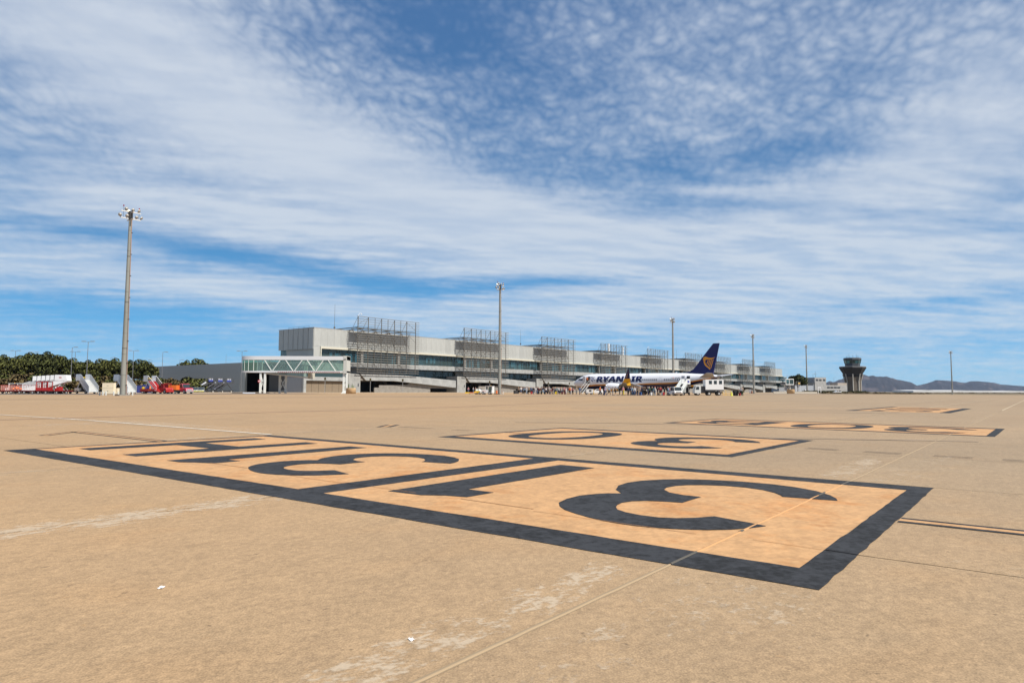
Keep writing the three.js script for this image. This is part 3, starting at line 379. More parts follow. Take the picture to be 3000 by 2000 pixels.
for (const [b, d, r, h, lab, plants] of [[-0.2353, 161, 1.15, 1.35, 'round beige concrete planter at the right foot of the boarding bridge', 5], [0.408, 300, 1.6, 1.9, 'round beige concrete planter far off beside the end boarding bridge', 0]]) {
  const T = thing('concrete_planter', lab, 'planter', B(b, d), 0);
  part('tub', [new THREE.LatheGeometry([[0, 0], [r, 0], [r, h - 0.05], [r - 0.05, h], [r - 0.15, h], [r - 0.18, h - 0.2], [0, h - 0.2]].map((p) => new THREE.Vector2(...p)), 28)], M(0.66, 0.47, 0.27, 0.85, { map: concTex }), T);
  const rr = rng(9); for (let i = 0; i < plants * 2; i++) { const x = (rr() - 0.5) * r * 1.5, z = (rr() - 0.5) * r; part('cactus_stem', [rod([x, h - 0.2, z], [x + (rr() - 0.5) * 0.15, h + 0.5 + rr() * 0.5, z], 0.06, 0.05, 7)], M(0.12, 0.17, 0.06, 0.8), T); }
}

// ------------------------------------------------------------------ the aircraft, nose in to the terminal
{
  const T = thing('airliner', 'white and navy twin-engine airliner with a yellow harp on its tail, boarding at the terminal', 'airliner', P(152.6, 0, 97.4), -37.75 * R);
  const ST = [[0, 2.8, 0.02, 0.02], [0.12, 2.8, 0.28, 0.28], [0.5, 2.82, 0.62, 0.62], [1.2, 2.88, 1.02, 1.0], [2.2, 3.0, 1.4, 1.36], [3.2, 3.12, 1.68, 1.6], [4.2, 3.2, 1.86, 1.75], [5.5, 3.25, 1.97, 1.86], [7, 3.25, 2, 1.88], [12, 3.25, 2, 1.88], [18, 3.25, 2, 1.88], [25, 3.25, 1.98, 1.88], [28, 3.33, 1.88, 1.83], [30.5, 3.5, 1.68, 1.66], [33, 3.72, 1.40, 1.36], [35.5, 3.95, 1.0, 0.95], [37.5, 4.12, 0.66, 0.6], [38.8, 4.22, 0.42, 0.38], [39.5, 4.27, 0.24, 0.22]];
  const at = (x) => { let i = 0; while (i < ST.length - 2 && ST[i + 1][0] < x) i++; const a = ST[i], b = ST[i + 1], t = clamp((x - a[0]) / (b[0] - a[0])); return [1, 2, 3].map((k) => lerp(a[k], b[k], t)); };
  const L = 39.5, NX = 150, NA = 48, side = (x, y) => { const [c, ry, rz] = at(x), s = clamp((y - c) / ry, -1, 1); return rz * Math.sqrt(1 - s * s); };
  const loft = (x0, x1, nx, k = 1) => { const pos = [], uv = [], idx = []; for (let i = 0; i <= nx; i++) { const x = x0 + (x1 - x0) * Math.pow(i / nx, x0 ? 1 : 1.25), [c, ry, rz] = at(x); for (let j = 0; j <= NA; j++) { const a = j / NA * 2 * Math.PI; pos.push(x, c - Math.cos(a) * ry * k, Math.sin(a) * rz * k); uv.push(x / L, j / NA); } } for (let i = 0; i < nx; i++) for (let j = 0; j < NA; j++) { const a = i * (NA + 1) + j, b = a + NA + 1; idx.push(a, b, a + 1, a + 1, b, b + 1); } const g = new THREE.BufferGeometry(); g.setAttribute('position', new THREE.Float32BufferAttribute(pos, 3)); g.setAttribute('uv', new THREE.Float32BufferAttribute(uv, 2)); g.setIndex(idx); g.computeVertexNormals(); return g; };
  const stripe = (x) => { const K = [[0, 1.9], [3, 2.02], [7.6, 2.5], [14, 2.66], [22, 2.74], [28, 2.9], [33.2, 3.25], [36, 3.78], [39.5, 4.25]]; let i = 0; while (i < K.length - 2 && K[i + 1][0] < x) i++; return lerp(K[i][1], K[i + 1][1], clamp((x - K[i][0]) / (K[i + 1][0] - K[i][0]))); };
  const harp = (g, s) => { // the tail emblem: a winged harp drawn in strokes, about 1 unit high
    g.lineJoin = g.lineCap = 'round'; g.beginPath(); g.moveTo(0.06, 0.10); g.quadraticCurveTo(0.18, -0.02, 0.34, 0.06); g.quadraticCurveTo(0.62, 0.17, 0.98, 0.08); g.quadraticCurveTo(0.86, 0.22, 0.62, 0.24); g.quadraticCurveTo(0.36, 0.23, 0.27, 0.25); g.quadraticCurveTo(0.16, 0.34, 0.24, 0.52); g.quadraticCurveTo(0.36, 0.70, 0.60, 0.84); g.lineTo(0.585, 1.0); g.quadraticCurveTo(0.44, 0.86, 0.22, 0.70); g.quadraticCurveTo(0.06, 0.52, 0.08, 0.30); g.quadraticCurveTo(0.0, 0.22, 0.06, 0.10); g.fill();
    for (let i = 0; i < 4; i++) { g.lineWidth = 0.062; g.beginPath(); g.moveTo(0.44 + i * 0.13, 0.29 - i * 0.01); g.quadraticCurveTo(0.42 + i * 0.115, 0.44, 0.345 + i * 0.1, 0.52 + i * 0.105); g.stroke(); }
  };
  const body = canvas(2048, 1024, (g, W, H) => {
    g.fillStyle = '#f4f4f6'; g.fillRect(0, 0, W, H);
    const row = (x, y) => { const [c, ry] = at(x), s = clamp((c - y) / ry, -1, 1); return Math.acos(s) / (2 * Math.PI); };     // 0 at the keel, 0.5 at the crown
    for (let i = 0; i < W; i++) { const x = i / W * L, y = stripe(x), a = row(x, y), b = row(x, y - (x > 37.5 ? 0.05 : x < 2 ? 0.1 : 0.27)); for (const f of [0, 1]) { const Y = (v) => f ? v * H : H - v * H; g.fillStyle = '#e0901c'; g.fillRect(i, Math.min(Y(a), Y(b)), 1.5, Math.abs(Y(a) - Y(b))); g.fillStyle = '#0b1146'; g.fillRect(i, f ? 0 : Y(b), 1.5, b * H); } }
    g.fillStyle = '#8d8f94'; g.fillRect(38.9 / L * W, 0, W, H);
    for (const x of [1.2, 4.3, 9.2, 13.5, 18.7, 24.6, 29.4, 34.5]) { g.fillStyle = 'rgba(120,125,135,.20)'; g.fillRect(x / L * W, 0, 1, H); }
    const px = W / L, py = H / (2 * Math.PI * 1.95);
    // left side is v 0 .. 0.5 (drawn from the bottom of the canvas upwards)
    const put = (x, y, f) => { g.save(); g.translate(x * px, H - row(x, y) * H); g.scale(px, py); f(); g.restore(); };
    g.fillStyle = '#0b1150';
    const txt = (s, x, y, h, w, it = 0.14) => put(x, y, () => { g.transform(1, 0, -it, 1, 0, 0); g.font = 'bold 100px sans-serif'; g.textBaseline = 'alphabetic'; const m = g.measureText(s).width, k = h / 73; g.scale(w / m, k); g.fillText(s, 0, 0); g.lineWidth = 7; g.strokeStyle = g.fillStyle; g.strokeText(s, 0, 0); });
    txt('RYANAIR', 7.72, 3.12, 1.46, 12.9, 0.16);
    g.strokeStyle = '#0b1150'; put(6.0, 4.52, () => { g.scale(1.45, 1.5); harp(g); });
    g.fillStyle = '#17603a'; put(28.34, 4.16, () => g.fillRect(0, 0, 0.2, 0.28)); g.fillStyle = '#d8542c'; put(28.72, 4.16, () => g.fillRect(0, 0, 0.2, 0.28));
    g.fillStyle = '#33363c'; txt('EI-IJP', 29.15, 3.93, 0.24, 1.35, 0);
    g.strokeStyle = 'rgba(90,95,105,.75)'; for (const [x, y, w, h] of [[25.2, 4.35, 0.72, 1.5]]) put(x, y, () => { g.lineWidth = 0.035; g.strokeRect(0, 0, w, h); g.fillStyle = '#44474d'; g.fillRect(w / 2 - 0.05, 0.32, 0.1, 0.14); });
  });
  body.wrapT = THREE.RepeatWrapping;
  const skin = new THREE.MeshPhysicalMaterial({ map: body, color: new THREE.Color().setRGB(0.86, 0.86, 0.86), roughness: 0.3, clearcoat: 0.5, clearcoatRoughness: 0.15, side: THREE.DoubleSide });
  part('fuselage', loft(0, L, NX), skin, T);
  const white = M(0.78, 0.78, 0.79, 0.3), navy = new THREE.MeshPhysicalMaterial({ color: new THREE.Color().setRGB(0.006, 0.009, 0.075), roughness: 0.3, clearcoat: 0.4, side: THREE.DoubleSide }), amber = M(0.82, 0.42, 0.02, 0.4), grey = M(0.30, 0.29, 0.28, 0.45, { metalness: 0.2 }), wingGrey = M(0.40, 0.40, 0.41, 0.4, { metalness: 0.15 }), black = M(0.012, 0.012, 0.014, 0.4), tyre = M(0.02, 0.02, 0.02, 0.9);
  // cabin windows, doors, cockpit glass: small pieces set 1 cm proud of the left skin
  const onSkin = (x0, x1, y0, y1, out = 0.012, round = 0) => { const n = 10, pos = [], idx = []; for (let i = 0; i <= n; i++) for (let j = 0; j <= n; j++) { let a = i / n, b = j / n; const x = lerp(x0, x1, a), y = lerp(y0, y1, b); let cx = x, cy = y; if (round) { const dx = 2 * a - 1, dy = 2 * b - 1, q = Math.max(Math.abs(dx), Math.abs(dy)) / Math.max(1e-6, (Math.abs(dx) ** 3.2 + Math.abs(dy) ** 3.2) ** (1 / 3.2)); cx = (x0 + x1) / 2 + dx * q * (x1 - x0) / 2; cy = (y0 + y1) / 2 + dy * q * (y1 - y0) / 2; } pos.push(cx, cy, side(cx, cy) + out); } for (let i = 0; i < n; i++) for (let j = 0; j < n; j++) { const a = i * (n + 1) + j; idx.push(a, a + n + 1, a + 1, a + 1, a + n + 1, a + n + 2); } const g = new THREE.BufferGeometry(); g.setAttribute('position', new THREE.Float32BufferAttribute(pos, 3)); g.setIndex(idx); g.computeVertexNormals(); return g; };
  for (let x = 7.3; x < 31.2; x += 0.533) if (!(x > 24.7 && x < 26.4)) part('cabin_window', onSkin(x, x + 0.27, 3.44, 3.82, 0.012, 1), black, T);
  for (const q of [[[2.3, 3.62], [2.95, 3.5], [3.0, 4.0], [2.75, 4.06]], [[3.02, 3.5], [3.75, 3.52], [3.6, 4.05], [3.07, 4.02]], [[1.75, 3.72], [2.25, 3.63], [2.65, 4.1], [2.3, 4.07]]]) { const pos = []; for (let i = 0; i <= 6; i++) for (let j = 0; j <= 6; j++) { const a = i / 6, b = j / 6, x = lerp(lerp(q[0][0], q[1][0], a), lerp(q[3][0], q[2][0], a), b), y = lerp(lerp(q[0][1], q[1][1], a), lerp(q[3][1], q[2][1], a), b); pos.push(x, y, side(x, y) + 0.015); } const idx = []; for (let i = 0; i < 6; i++) for (let j = 0; j < 6; j++) { const a = i * 7 + j; idx.push(a, a + 7, a + 1, a + 1, a + 7, a + 8); } const g = new THREE.BufferGeometry(); g.setAttribute('position', new THREE.Float32BufferAttribute(pos, 3)); g.setIndex(idx); g.computeVertexNormals(); part('cockpit_window', g, M(0.02, 0.025, 0.03, 0.12), T); }
  part('doorway', onSkin(5.1, 5.95, 2.72, 4.55, 0.014), black, T, 'open front doorway'); part('doorway', onSkin(32.0, 32.78, 2.72, 4.45, 0.014), black, T, 'open rear doorway');
  part('door', [bx(0.9, 1.85, 0.09, 4.35, 3.62, side(4.35, 3.6) + 0.28, 0, -0.1)], M(0.6, 0.6, 0.6, 0.45), T, 'open white front door swung forward'); part('door', [bx(0.8, 1.75, 0.08, 31.3, 3.6, side(31.3, 3.6) + 0.25, 0, 0.06)], M(0.62, 0.62, 0.62, 0.45), T, 'open white rear door swung forward');
  // aerofoil skin between two ribs
  const foil = (ribs, up = 1) => { const N = 14, prof = []; for (let i = 0; i <= N; i++) { const t = i / N; prof.push([t, 0.5 * 1.2 * (0.2969 * Math.sqrt(t) - 0.126 * t - 0.3516 * t * t + 0.2843 * t ** 3 - 0.1036 * t ** 4) * 5 * 0.2]); } const ring = prof.map(([t, h]) => [t, h]).concat(prof.slice(1, -1).reverse().map(([t, h]) => [t, -h * 0.8])); const pos = [], idx = [], K = ring.length; for (const [x0, x1, y, z, th, tilt = 0] of ribs) for (const [t, h] of ring) { const d = h * th * (x1 - x0) * up; pos.push(lerp(x0, x1, t), y + d * Math.cos(tilt), z - d * Math.sin(tilt)); } for (let r = 0; r < ribs.length - 1; r++) for (let k = 0; k < K; k++) { const a = r * K + k, b = r * K + (k + 1) % K; idx.push(a, a + K, b, b, a + K, b + K); } const c0 = 0, c1 = (ribs.length - 1) * K; for (let k = 1; k < K - 1; k++) idx.push(c0, c0 + k + 1, c0 + k, c1, c1 + k, c1 + k + 1); const g = new THREE.BufferGeometry(); g.setAttribute('position', new THREE.Float32BufferAttribute(pos, 3)); g.setIndex(idx); return g.toNonIndexed(); };
  const foilN = (ribs) => { const g = foil(ribs); const m = (g.toNonIndexed ? g : g); m.computeVertexNormals(); return m; };
  for (const s of [1, -1]) {
    part('wing', foilN([[12.6, 20.6, 1.75, s * 0.5, 1.25], [13.6, 20.6, 1.8, s * 1.9, 1.2], [16.6, 20.9, 2.15, s * 6, 1.1], [20.4, 23.5, 2.5, s * 11.6, 1], [23.4, 25.3, 2.75, s * 16.7, 0.9]]), wingGrey, T);
    for (const z of [3.4, 7.2, 10.4]) part('flap_fairing', new THREE.SphereGeometry(1, 14, 10).applyMatrix4(mat4(0, 0, 0)).scale(1.5, 0.22, 0.2).translate(19.6 + z * 0.34 - 0.5, 1.72 + z * 0.06, s * z), wingGrey, T);
    const wl = (n, rib, m) => part(n, foilN(rib.map(([a, b, y, z, t]) => [a, b, y, s * z, t, s * 1.2])), m, T);
    wl('winglet_root', [[23.4, 25.3, 2.75, 16.7, 0.9], [23.7, 25.55, 2.86, 17.0, 0.8], [24.3, 25.72, 3.62, 17.4, 0.8]], amber); wl('winglet', [[24.3, 25.72, 3.62, 17.4, 0.8], [24.9, 25.8, 4.7, 17.7, 0.7], [25.45, 25.85, 5.7, 17.95, 0.6]], navy);
    wl('winglet_strake', [[24.4, 25.6, 2.82, 17.0, 0.7], [25.1, 25.9, 2.1, 17.5, 0.6]], amber);
    const prof = [[0, 0.88], [0.1, 1.0], [0.45, 1.08], [1.2, 1.1], [2.3, 1.02], [3.3, 0.86], [3.6, 0.8]].map(([x, r]) => new THREE.Vector2(r, x));
    const lathe = (p) => new THREE.LatheGeometry(p, 36).rotateZ(-Math.PI / 2);
    const eng = new THREE.Group(); eng.name = 'engine'; eng.position.set(12.9, 1.75, s * 4.9); T.add(eng);
    part('nacelle', lathe(prof), white, eng); part('intake_lip', lathe([[-0.06, 0.9], [-0.02, 0.84], [0.3, 0.8], [0.8, 0.8]].map(([x, r]) => new THREE.Vector2(r, x))), M(0.6, 0.6, 0.62, 0.2, { metalness: 0.9 }), eng); part('fan', [new THREE.CylinderGeometry(0.79, 0.79, 0.04, 28).rotateZ(Math.PI / 2).translate(0.75, 0, 0)], black, eng);
    { const pts = []; for (let i = 0; i < 36; i++) { const a = i / 36 * 2 * Math.PI; for (const k of [0, 1]) pts.push([a + k * 0.087, k ? 4.05 : 3.72]); } const pos = [], idx = []; pts.forEach(([a, x]) => { pos.push(3.5, Math.cos(a) * 0.83, Math.sin(a) * 0.83, x, Math.cos(a) * 0.76, Math.sin(a) * 0.76); }); for (let i = 0; i < pts.length; i++) { const a = i * 2, b = ((i + 1) % pts.length) * 2; idx.push(a, b, a + 1, a + 1, b, b + 1); } const g = new THREE.BufferGeometry(); g.setAttribute('position', new THREE.Float32BufferAttribute(pos, 3)); g.setIndex(idx); g.computeVertexNormals(); part('chevron_nozzle', g, M(0.05, 0.05, 0.055, 0.5, { metalness: 0.5 }), eng); }
    part('exhaust_cone', [new THREE.CylinderGeometry(0.12, 0.5, 1.6, 20).rotateZ(-Math.PI / 2).translate(4.0, 0, 0)], M(0.12, 0.1, 0.09, 0.5, { metalness: 0.6 }), eng);
    part('stripe', [new THREE.CylinderGeometry(1.0, 1.105, 2.9, 10, 1, true, s > 0 ? 0.35 : 2.1, 0.6).rotateZ(-Math.PI / 2).rotateX(0).translate(1.95, -0.02, 0)], amber, eng);
    part('pylon', prism([[1.6, 0.9], [5.2, 0.5], [5.6, 0.9], [2.6, 1.3]], -0.14, 0.14), white, eng);
    part('tailplane', foilN([[34.6, 38.5, 4.15, s * 0.3, 0.9], [35.2, 38.6, 4.25, s * 1.2, 0.9], [39.0, 40.4, 4.95, s * 7.0, 0.8]]), wingGrey, T);
    const gear = new THREE.Group(); gear.name = 'main_gear'; gear.position.set(18.9, 0, s * 2.86); T.add(gear);
    part('strut', [rod([0, 0.5, 0], [0, 1.9, 0], 0.11), beam([0, 0.9, 0], [0.9, 1.8, 0], 0.08)], grey, gear); for (const z of [-0.43, 0.43]) { part('tyre', wheel(0, 0.56, z, 0.56, 0.36), tyre, gear); part('rim', hubcap(0, 0.56, z, 0.28, 0.38), M(0.5, 0.5, 0.5, 0.4), gear); }
  }
  const ng = new THREE.Group(); ng.name = 'nose_gear'; ng.position.set(3.9, 0, 0); T.add(ng); part('strut', [rod([0, 0.35, 0], [0.1, 1.7, 0], 0.08), beam([0, 0.6, 0], [-0.8, 1.6, 0], 0.06)], grey, ng); for (const z of [-0.22, 0.22]) part('tyre', wheel(0, 0.34, z, 0.34, 0.2), tyre, ng); part('gear_door', [b0(-0.5, 0.6, 1.0, 1.7, 0.5, 0.53)], navy, ng);
  const finTex = canvas(1024, 1024, (g, W) => { g.fillStyle = '#060b58'; g.fillRect(0, 0, W, W); g.fillStyle = g.strokeStyle = '#e79b22'; g.save(); const k = W / 10; g.translate((35.42 - 30) * k, (12 - 9.0) * k * 1.0); g.scale(3.05 * k, 3.2 * k); harp(g); g.restore(); });
  const finG = prism(pairs('30.2,5.05 32.2,5.5 33.2,6.1 34.0,7.05 35.2,8.6 37.9,11.82 38.1,11.93 39.5,11.93 38.9,9.2 37.9,4.9 34,4.75'), -0.16, 0.16, 0.05); { const p = finG.attributes.position, uv = finG.attributes.uv; for (let i = 0; i < p.count; i++) { uv.setXY(i, (p.getX(i) - 30) / 10, (p.getY(i) - 2) / 10); const t = clamp((p.getY(i) - 4) / 8); p.setZ(i, p.getZ(i) * (1.3 - 0.9 * t)); } finG.computeVertexNormals(); }
  part('fin', finG, M(0.9, 0.9, 0.9, 0.35, { map: finTex }), T);
  part('tail_cone', loft(38.9, 39.5, 6, 1.01), grey, T);
  part('belly_fairing', new THREE.SphereGeometry(1, 26, 16).scale(4.8, 0.9, 1.7).translate(16.8, 1.75, 0), navy, T);
  for (const x of [19, 28.5]) part('aerial', prism([[x, 5.15], [x + 0.35, 5.15], [x + 0.5, 5.55], [x + 0.38, 5.55]], -0.03, 0.03), white, T);
  { const tx = canvas(64, 512, (g) => { g.fillStyle = '#04083a'; g.fillRect(0, 0, 64, 512); g.save(); g.translate(46, 490); g.rotate(-Math.PI / 2); g.fillStyle = '#e79b22'; g.font = 'bold 46px sans-serif'; g.scale(1.75, 1); g.fillText('RYANAIR', 0, 0); g.restore(); }); const g = new THREE.PlaneGeometry(0.34, 1.75); g.applyMatrix4(new THREE.Matrix4().makeRotationZ(-0.24)).applyMatrix4(mat4(25.28, 4.62, 17.72, -0.16)); part('winglet_lettering', g, M(0.9, 0.9, 0.9, 0.4, { map: tx }), T); }
}
// ------------------------------------------------------------------ floodlight masts
{
  const poleTex = pixels(256, (x, y, n) => { const a = x / n, b = y / n; let v = 0.86 + 0.1 * tileNoise(a, b, 5) + 0.07 * tileNoise(a, b, 30); if (y % 64 < 2) v *= 0.8; return [255 * v, 255 * v, 250 * v]; });
  const galv = M(0.31, 0.315, 0.295, 0.6, { map: poleTex, metalness: 0.1 }), conduit = M(0.36, 0.24, 0.18, 0.6), arm = M(0.62, 0.6, 0.55, 0.5), lampGrey = M(0.33, 0.31, 0.28, 0.5, { metalness: 0.3 }), lens = M(0.72, 0.70, 0.62, 0.15), dark = M(0.03, 0.03, 0.03, 0.6), redLamp = M(0.25, 0.02, 0.05, 0.3);
  const T = thing('floodlight_mast', 'tallest floodlight mast, nearest one at the left with ground equipment behind', 'floodlight mast', P(41.2, 0, 98.9), PHI, 'floodlight masts along the apron');
  const Hm = 25.4;
  part('pole', [new THREE.CylinderGeometry(0.18, 0.365, Hm, 14).translate(0, Hm / 2, 0)], galv, T);
  for (let i = 1; i < 9; i++) part('pole_joint', [new THREE.CylinderGeometry(0.39 - i * 0.0215, 0.39 - i * 0.0215, 0.06, 14).translate(0, i * 2.85, 0)], galv, T);
  part('conduit', [rod([0.30, 0.2, 0.36], [0.12, Hm - 1, 0.2], 0.045, 0.045, 6)], conduit, T);
  for (let i = 0; i < 8; i++) part('conduit_clip', b0(0.2 - i * 0.012, 0.38 - i * 0.014, 1.4 + i * 3, 1.5 + i * 3, 0.18, 0.42 - i * 0.022), dark, T);
  for (const [y, w] of [[Hm - 1.0, 1.28], [Hm - 0.05, 1.28]]) { for (const s of [-1, 1]) part('arm', b0(Math.min(0, s * w), Math.max(0, s * w), y - 0.05, y + 0.05, s > 0 ? 0.1 : 0.0, s > 0 ? 0.2 : 0.1), arm, T); part('cross_arm', b0(-0.06, 0.06, y - 0.12, y - 0.02, -1.0, 1.0), arm, T); }
  part('collar', [new THREE.CylinderGeometry(0.3, 0.3, 1.1, 12).translate(0, Hm - 0.5, 0)], dark, T);
  const lamp = (x, y, z, ry, tilt) => { const f = new THREE.Group(); f.name = 'floodlight'; f.position.set(x, y, z); f.rotation.set(0, ry, 0); T.add(f); part('housing', [new THREE.SphereGeometry(0.25, 16, 8, 0, Math.PI * 2, 0, Math.PI / 2).rotateX(Math.PI).rotateX(-Math.PI / 2 + tilt)], lampGrey, f); part('glass', [new THREE.CylinderGeometry(0.245, 0.245, 0.03, 18).rotateX(Math.PI / 2 + tilt)], lens, f); part('bracket', [beam([0, -0.35, -0.05], [0, -0.05, -0.1], 0.06)], dark, f); };
  for (const [x, y, z, a] of [[-1.35, Hm - 0.62, 0, -0.9], [-0.5, Hm - 0.62, 0.1, 0.2], [0.75, Hm - 0.62, 0.1, 0.4], [1.35, Hm - 0.6, 0.1, 1.2], [-0.6, Hm + 0.32, 0.05, 0.1], [0.25, Hm + 0.32, 0.05, 0.5], [1.0, Hm + 0.32, 0.1, 0.9], [0, Hm + 0.3, -0.8, 2.6]]) lamp(x, y, z, a, 0.5);
  for (const [x, h] of [[-0.95, 1.0], [1.1, 0.85]]) { part('rod', [rod([x, Hm - 1, 0.05], [x, Hm + 0.15 + h * 0.5, 0.05], 0.02, 0.02, 5)], dark, T); part('obstruction_light', [new THREE.CylinderGeometry(0.07, 0.08, 0.2, 10).translate(x, Hm + 0.2 + h * 0.5, 0.05)], redLamp, T); }
  part('footing', [b0(-0.7, 0.7, 0, 0.16, -0.7, 0.7)], greyConc, T);
  copy(T, P(123.2, 0, 99), PHI, 'second floodlight mast, standing behind the white pushback tug'); copy(T, P(217.9, 0, 99.1), PHI, 'third floodlight mast, rising just behind the airliner roof ahead of its tail'); copy(T, P(301.3, 0, 99.4), PHI, 'fourth floodlight mast, just right of the airliner tail, before the last louvre screens'); copy(T, P(387, 0, 99.3), PHI, 'fifth floodlight mast, between the terminal end and the control tower');
  const c = copy(T, B(0.6442, 262), 0.4, 'lone floodlight mast far right, standing against the distant hills'); c.scale.setScalar(0.645);
}
// ------------------------------------------------------------------ hills, scrub and far land
{
  const ridge = (pts, depth, back, seed, col) => { // a range of hills from bearing / height pairs, sloping up to a crest and away behind it
    const nx = 220, nz = 14, pos = [], idx = [], cl = []; const b0_ = pts[0][0], b1 = pts[pts.length - 1][0];
    const hgt = (b) => { let i = 0; while (i < pts.length - 2 && pts[i + 1][0] < b) i++; const t = clamp((b - pts[i][0]) / (pts[i + 1][0] - pts[i][0])); const s = t * t * (3 - 2 * t); return lerp(pts[i][1], pts[i + 1][1], lerp(t, s, 0.5)); };
    for (let j = 0; j <= nz; j++) for (let i = 0; i <= nx; i++) { const t = j / nz, b = lerp(b0_, b1, i / nx), d = depth + back * t, X = b * depth + (b * back * t) * 0.9, q = t < 0.6 ? Math.sin(t / 0.6 * Math.PI / 2) : Math.cos((t - 0.6) / 0.4 * Math.PI / 2); const gul = Math.abs(fbm(X * 0.0042 + seed, t * 1.6, 4)); const h = hgt(b) * (d / depth) * q * (1 - (t < 0.6 ? (1 - t / 0.6) * gul * 0.9 : 0)) * (1 + 0.03 * fbm(X * 0.01, seed, 3)) - 1; pos.push(X, h, -d); const k = 1 + 0.5 * fbm(X * 0.012 + seed, d * 0.01, 4) - gul * 0.25, rock = smooth(0.2, 0.5, fbm(X * 0.008, t * 6 + seed, 4)) * 0.6; cl.push(lerp(col[0] * k, 0.12, rock), lerp(col[1] * k, 0.092, rock), lerp(col[2] * k, 0.085, rock)); }
    for (let j = 0; j < nz; j++) for (let i = 0; i < nx; i++) { const a = j * (nx + 1) + i; idx.push(a, a + 1, a + nx + 1, a + 1, a + nx + 2, a + nx + 1); }
    const g = new THREE.BufferGeometry(); g.setAttribute('position', new THREE.Float32BufferAttribute(pos, 3)); g.setAttribute('color', new THREE.Float32BufferAttribute(cl, 3)); g.setIndex(idx); g.computeVertexNormals(); const m = struct('hills', [g], M(1, 1, 1, 0.95, { vertexColors: true })); m.castShadow = false; };
  const K = (s, d) => s.split(' ').map((t) => { const [X, Y] = t.split(',').map(Number), px = 2380 + X / 3.794, py = 960 + Y / 3.794; return [(px - 1500) * 0.000499, (1142.9 + (px - 1500) * 0.004 - py) * 0.0005 * d]; });
  ridge(K('-60,660 200,610 250,588 300,600 370,572 480,538 585,513 640,517 690,533 740,527 800,540 900,537 950,555 1020,575 1150,597 1250,645 1330,668 1420,690', 6500), 6500, 1800, 3, [0.016, 0.016, 0.018]);
  ridge(K('1080,690 1180,660 1260,634 1330,622 1400,600 1460,578 1540,583 1650,590 1770,610 1870,590 2000,597 2100,608 2200,628 2352,640 2600,660 2900,640', 7600), 7600, 2200, 11, [0.016, 0.016, 0.018]);
}
{ // pale plastic greenhouses and farm roofs strung across the plain
  const r = rng(12), pl = M(0.55, 0.55, 0.54, 0.7), ro = M(0.6, 0.48, 0.36, 0.8), wh = M(0.75, 0.74, 0.72, 0.7);
  for (let i = 0; i < 26; i++) { const b = 0.555 + i * 0.0085 + r() * 0.004, d = 1500 + r() * 1300, w = 60 + r() * 120, h = 2 + r() * 2.5; const m = part(numbered('greenhouse'), prism([[0, 0], [w, 0], [w, h], [w * 0.75, h * 1.3], [w * 0.5, h], [w * 0.25, h * 1.3], [0, h]], 0, 60), [pl, pl, wh, pl, ro][i % 5], scene); m.position.copy(B(b, d, -0.05)); tag(m, (i % 5 === 4 ? 'tan' : i % 5 === 2 ? 'bright white' : 'pale grey') + ' low greenhouse roof far away on the plain under the hills', 'greenhouse', 'greenhouses on the plain under the hills'); }
}
const ORD = ['leftmost', 'second', 'third', 'fourth', 'fifth', 'sixth', 'seventh', 'eighth', 'ninth', 'tenth', 'eleventh', 'twelfth', 'thirteenth', 'fourteenth', 'fifteenth', 'sixteenth', 'seventeenth', 'eighteenth', 'nineteenth', 'twentieth'];
const ordinal = (i, n, what, look) => look + ' ' + what + ', ' + (i === 0 ? 'leftmost' : i === n - 1 ? 'rightmost' : i < n / 2 ? ORD[i] + ' from the left' : (n - i === 2 ? 'second' : ORD[n - 1 - i]) + ' from the right');
const leafMats = [M(0.076, 0.086, 0.02, 0.95), M(0.1, 0.106, 0.024, 0.95), M(0.13, 0.096, 0.04, 0.95), M(0.052, 0.062, 0.016, 0.95)];
function clump(n, seed, shape, leaf = 0.34) {           // many small leaf faces spread through lobes
  const r = rng(seed), pos = [], nor = [];
  for (let i = 0; i < n; i++) { const [c, rad] = shape(r); const th = r() * 6.283, ph = Math.acos(2 * r() - 1), q = 0.55 + 0.45 * Math.cbrt(r()); const p = V3(c[0] + Math.sin(ph) * Math.cos(th) * rad[0] * q, c[1] + Math.cos(ph) * rad[1] * q, c[2] + Math.sin(ph) * Math.sin(th) * rad[2] * q); const a = V3(r() - 0.5, r() - 0.5, r() - 0.5).normalize(), b = V3(r() - 0.5, r() - 0.3, r() - 0.5).cross(a).normalize(), s = leaf * (0.6 + r() * 0.8); const A = a.multiplyScalar(s), Bv = b.multiplyScalar(s * 0.75), n1 = A.clone().cross(Bv).normalize(), out = V3(Math.sin(ph) * Math.cos(th), Math.cos(ph) + 0.4, Math.sin(ph) * Math.sin(th)).normalize(); if (n1.dot(out) < 0) n1.negate(); n1.lerp(out, 0.82).normalize(); const v = [p.clone().sub(A), p.clone().add(Bv), p.clone().add(A), p.clone().sub(A), p.clone().add(A), p.clone().sub(Bv)]; for (const w of v) { pos.push(w.x, w.y, w.z); nor.push(n1.x, n1.y, n1.z); } }
  const g = new THREE.BufferGeometry(); g.setAttribute('position', new THREE.Float32BufferAttribute(pos, 3)); g.setAttribute('normal', new THREE.Float32BufferAttribute(nor, 3)); return g;
}
const bark = M(0.11, 0.08, 0.055, 0.95);
